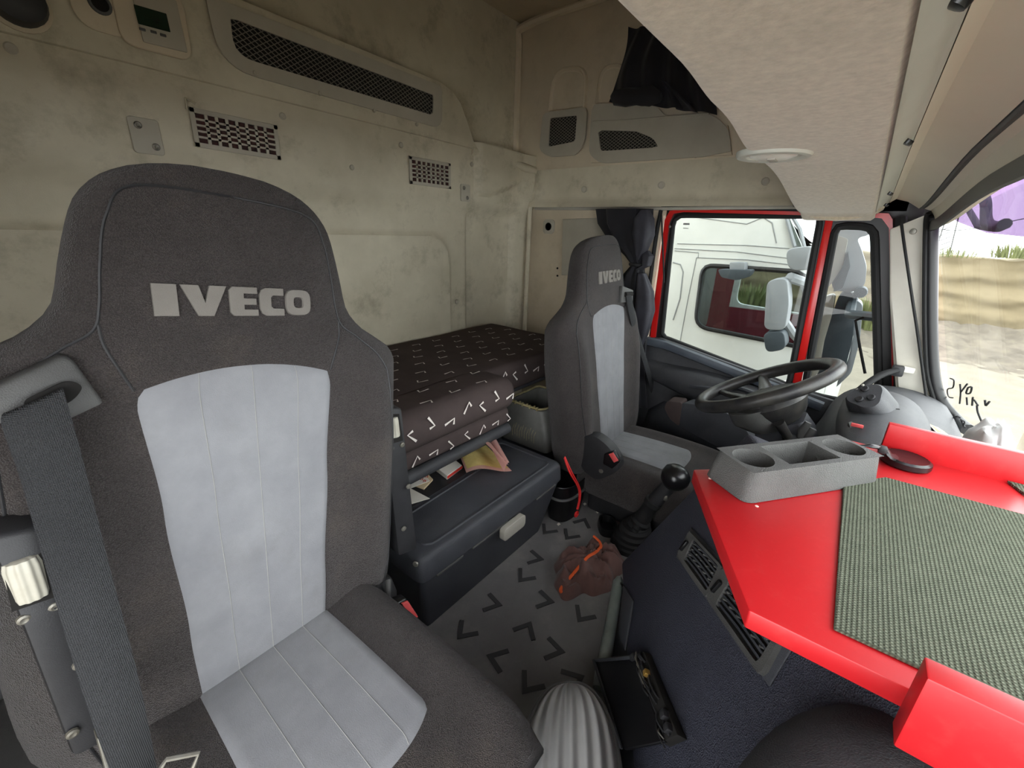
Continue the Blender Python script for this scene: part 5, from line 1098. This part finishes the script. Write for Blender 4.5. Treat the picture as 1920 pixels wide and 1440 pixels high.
# weeds
def weed(name, c, n, h, spread, label, cat='plant', group='weeds in the yard'):
    t = thing(name, c, label, cat, group); mm = M()
    for i in range(n):
        a = random.uniform(0, 6.28); r = spread * math.sqrt(random.random()); b = V(c) + V((r * math.cos(a), r * math.sin(a), 0)); hh = h * random.uniform(.5, 1); d = V((math.cos(a), math.sin(a), 0)) * hh * random.uniform(.1, .5); wdt = V((-math.sin(a), math.cos(a), 0)) * hh * .035
        m1 = b + V((0, 0, hh * .6)) + d * .4; tp_ = b + V((0, 0, hh)) + d
        mm.b.faces.new([mm.b.verts.new(p) for p in (b - wdt, b + wdt, m1 + wdt, m1 - wdt)]); mm.b.faces.new([mm.b.verts.new(p) for p in (m1 - wdt, m1 + wdt, tp_)])
    mk('leaves', mm, MT['weed'], t, smooth=False, stuff=True)
weed('weed_clump', (14.6, -.45, GZ + .1), 260, .95, .35, 'tall green weed clump below the rock bank seen through the quarter window')
weed('weed_clump', (16.6, -1.9, .80), 90, .30, .5, 'sparse green weeds on top of the rock bank, nearest the pillar')
weed('weed_clump', (16.6, -2.95, .84), 200, .40, .55, 'thick green weeds on top of the rock bank, furthest right')
weed('weed_clump', (14.6, 2.4, GZ + .3), 300, .8, .8, 'green weeds seen through the white truck window')
# pylon wires far away
py_ = thing('utility_pole', (40, -8.2, GZ), 'thin lattice pole with wires on the horizon', 'pole')
a_ = P(1772, 425, X=30); b_ = P(1768, 480, X=30)
for dx in (-.12, .12): mk('post', M().tube([a_ + V((0, dx, 3)), b_ + V((0, dx * 2.5, 0)) + V((0, 0, -1))], .03, 5), MT['grey'], py_)
for i in range(6): mk('brace', M().tube([a_.lerp(b_, i / 6) + V((0, -.2, 0)), a_.lerp(b_, (i + 1) / 6) + V((0, .2, 0))], .02, 4), MT['grey'], py_)
mk('wire', M().tube(curve([P(1750, 428, X=30), P(1790, 432, X=30), P(1840, 426, X=30), P(1920, 410, X=30)]), .02, 4), MT['grey'], py_)
# ---------------------------------------------------------------- white truck alongside
XT = 3.35
wt = thing('white_truck', (4.4, 1.2, GZ), 'white lorry cab parked right beside the driver door', 'truck')
def Tt(px, py, x=XT): return P(px, py, X=x)
win_i = roundpoly([Tt(1318, 497), Tt(1505, 510), Tt(1522, 655), Tt(1303, 612)], [.07, .05, .05, .10])
side_o = [V((XT, 4.2, 3.2)), V((XT, .75, 3.2)), V((XT, .55, 2.2)), Tt(1480, 408), Tt(1520, 500), Tt(1534, 560), Tt(1540, 700), Tt(1500, 800), V((XT, .3, -.6)), V((XT, 4.2, -.6))]
cx = sum(win_i, V()) / len(win_i)
def byang2(poly, angs):
    res = []
    for a in angs:
        d = (math.cos(a), math.sin(a)); best = None
        for p, q in zip(poly, poly[1:] + poly[:1]):
            x1, y1 = p.y - cx.y, p.z - cx.z; ex, ey = q.y - p.y, q.z - p.z; den = d[0] * ey - d[1] * ex
            if abs(den) < 1e-12: continue
            tt = (x1 * ey - y1 * ex) / den; s = (x1 * d[1] - y1 * d[0]) / den
            if tt > 0 and -1e-6 <= s <= 1 + 1e-6 and (best is None or tt < best): best = tt
        res.append(V((XT, cx.y + d[0] * best, cx.z + d[1] * best)))
    return res
angs = sorted([2 * math.pi * i / 96 for i in range(96)] + [math.atan2(p.z - cx.z, p.y - cx.y) % (2 * math.pi) for p in side_o])
mk('cab_side', M().ringplate(byang2(side_o, angs), byang2(win_i, angs), (.05, 0, 0)), MT['white'], wt)
mk('window_seal', M().tube(resample(win_i, 70), .016, 8, loop=True), MT['frit'], wt)
mk('window_glass', M().prism(resample(win_i, 40), (.004, 0, 0)), GLT, wt)
mk('cab_roof', M().box((4.4, 3.0, 3.22), (2.2, 2.4, .06), .02), MT['white'], wt)
mk('cab_back', M().box((4.4, 4.2, 1.3), (2.15, .06, 3.8), .01), MT['white'], wt)
farw = roundpoly([V((5.45, 1.05, .99)), V((5.45, .2, .98)), V((5.45, .0, .35)), V((5.45, 1.05, .40))], .08)
mk('far_side', M().ringplate(resample(roundpoly([V((5.45, 4.2, 3.2)), V((5.45, 1.9, 3.2)), V((5.45, 1.35, 1.10)), V((5.45, .15, 1.06)), V((5.45, -.1, .3)), V((5.45, -.1, -.6)), V((5.45, 4.2, -.6))], .02), 64), resample(farw, 64), (.05, 0, 0)), MT['white'], wt)
mk('lining', M().box((5.40, 2.1, .5), (.02, 2.0, 1.6)), MT['maroon'], wt)
mk('rear_lining', M().box((4.4, 2.6, .5), (2.0, .04, 1.6)), MT['maroon'], wt)
mk('door_lining', M().box((5.41, .62, .15), (.02, 1.2, .42)), MT['maroon'], wt)

mk('seat_back', M().loft([rrect(V((4.9, y, z)), X_, Z_, .45, .02, .009, 3) for y, z in ((1.35, .2), (1.5, .6))]).box((4.75, 1.25, .55), (.4, .14, .75), .05), MT['grey'], wt)
mk('cab_front', M().box((4.4, .12, -.2), (2.1, .1, 1.3), .04), MT['white'], wt)
def seam(pts, r=.003): mk('panel_gap', M().tube([Tt(a, b, XT - .001) for a, b in pts], r, 5), MT['seam'], wt)
seam([(1265, 466), (1380, 472), (1510, 488)]); seam([(1306, 483), (1400, 487), (1480, 496), (1520, 520)]); seam([(1306, 483), (1290, 560), (1275, 640)])
seam([(1265, 470), (1310, 474), (1309, 483)], .003); seam([(1262, 492), (1276, 496), (1281, 510), (1275, 560), (1262, 600)], .005)
seam([(1270, 457), (1400, 460), (1480, 466)], .003); seam([(1310, 408), (1400, 420), (1430, 408)], .003); seam([(1430, 407), (1448, 418), (1456, 456)], .004)
seam([(1350, 690), (1420, 694), (1490, 700)], .003)
# its roof deflector, mirrors
wdq = [Tt(1474, 405, XT - .02), Tt(1484, 403, XT - .02), Tt(1500, 430, XT - .02), Tt(1510, 470, XT - .02), Tt(1490, 462, XT - .02)]
mk('deflector_edge', M().tube(wdq + [wdq[0]], .012, 6), MT['mirror'], wt)
mk('deflector_glass', M().prism(wdq, (.006, 0, 0)), GL, wt)
def blob(pts, x, th, mt, r=.02, name='mirror_housing', parent=None): return mk(name, M().prism(roundpoly([P(a, b, X=x) for a, b in pts], r), (th, 0, 0), bev=min(.03, th * .3), seg=3), mt, parent or wt)
blob([(1472, 466), (1530, 460), (1545, 505), (1478, 508)], 3.0, .18, MT['mirror'], .05)
blob([(1438, 526), (1476, 520), (1480, 570), (1472, 620), (1432, 618)], 3.0, .16, MT['mirror'], .04)
blob([(1430, 624), (1470, 620), (1474, 655), (1436, 662)], 3.0, .16, MT['mirrord'], .04)
mk('mirror_arm', M().tube([Tt(1480, 520, 3.1), Tt(1510, 530, 3.2), Tt(1520, 560, XT)], .03, 8), MT['mirror'], wt)
mk('mirror_arm', M().tube([Tt(1470, 600, 3.1), Tt(1490, 630, 3.2), Tt(1500, 640, XT)], .025, 8), MT['mirror'], wt)
# kerb mirror hanging over the white truck's window
blob([(1345, 505), (1410, 506), (1402, 520), (1380, 526), (1352, 520)], 3.2, .12, MT['mirrord'], .02, 'kerb_mirror')
blob([(1368, 492), (1396, 492), (1396, 508), (1368, 507)], 3.24, .1, MT['mirror'], .01, 'kerb_mirror_arm')
# ---------------------------------------------------------------- this cab's own driver mirror
om = thing('door_mirror', P(1560, 720, X=2.5), 'large grey two-part door mirror outside the quarter window', 'mirror')
def ob(pts, x, th, mt, r, name): return blob(pts, x, th, mt, r, name, om)
ob([(1562, 430), (1625, 428), (1632, 440), (1606, 446), (1616, 470), (1625, 500), (1622, 535), (1600, 548), (1562, 545), (1552, 490)], 2.50, .12, MT['mirror'], .02, 'upper_housing')
ob([(1568, 440), (1590, 448), (1580, 500), (1560, 530), (1545, 548), (1556, 500)], 2.47, .05, MT['latch'], .01, 'upper_shell')
ob([(1590, 470), (1594, 500), (1580, 540), (1562, 548), (1570, 520), (1584, 490)], 2.465, .04, MT['mirrord'], .008, 'upper_fold')
ob([(1575, 548), (1600, 548), (1604, 580), (1598, 640), (1585, 690), (1560, 722), (1530, 715), (1540, 650), (1560, 590)], 2.49, .12, MT['mirrord'], .03, 'lower_housing')
ob([(1600, 560), (1618, 570), (1612, 640), (1596, 700), (1566, 728), (1588, 685), (1600, 630)], 2.50, .12, MT['mirror'], .02, 'lower_shell')
ob([(1545, 556), (1566, 552), (1560, 590), (1545, 640), (1535, 700), (1520, 710), (1528, 620)], 2.48, .10, MT['latch'], .02, 'lower_rim')
mk('pivot', M().lathe(P(1614, 548, X=2.48), (-1, 0, 0), [(.001, .02), (.022, .018), (.025, 0), (.025, -.05)], 16), MT['mirrord'], om)
mk('bracket', M().tube([P(1600, 555, X=2.56), V((2.40, .0, .80)), V((2.26, -.12, .82))], .02, 8), MT['mirrord'], om)
tag(mk('wiper_rod', M().tube([P(1650, 582, X=2.32), P(1604, 601, X=2.32), P(1612, 650, X=2.32), P(1622, 700, X=2.32)], .006, 6), MT['frit']), 'thin bent black rod outside the quarter window', 'rod')
# ---------------------------------------------------------------- tinted outer sun visor and mirror arm
vs = thing('outer_visor', P(1850, 400, Y=-.33), 'purple tinted outer sun visor along the top of the windscreen', 'visor')
edge = [P(1762, 397, X=2.36), P(1782, 408, X=2.34), P(1800, 418, X=2.30), P(1850, 437, X=2.15), V((1.707, -.3, 1.126)), V((1.0, -.31, 1.115)), V((.3, -.31, 1.11)), V((-.4, -.31, 1.11))]
rings = []
for p in edge:
    t = V((p.x, p.y + .06, 1.33)); rings.append([p, p.lerp(t, .5) + V((0, -.02, 0)), t, t + V((0, -.004, 0)), p.lerp(t, .5) + V((0, -.024, 0)), p + V((0, -.004, 0))])
mk('tinted_sheet', M().loft(rings), GLV, vs)
ma_ = thing('mirror_bracket', P(1840, 420, Y=-.42), 'grey mirror bracket arm hanging behind the purple visor', 'bracket')
mk('arm', M().tube(curve([P(1838, 340, Y=-.40), P(1848, 380, Y=-.40), P(1850, 415, Y=-.40), P(1868, 425, Y=-.40), P(1884, 420, Y=-.40)], 6), .022, 10), MT['mirrord'], ma_)
mk('strut', M().tube([P(1806, 375, Y=-.40), P(1820, 400, Y=-.40), P(1834, 424, Y=-.40), P(1856, 428, Y=-.40)], .014, 8), MT['mirrord'], ma_)
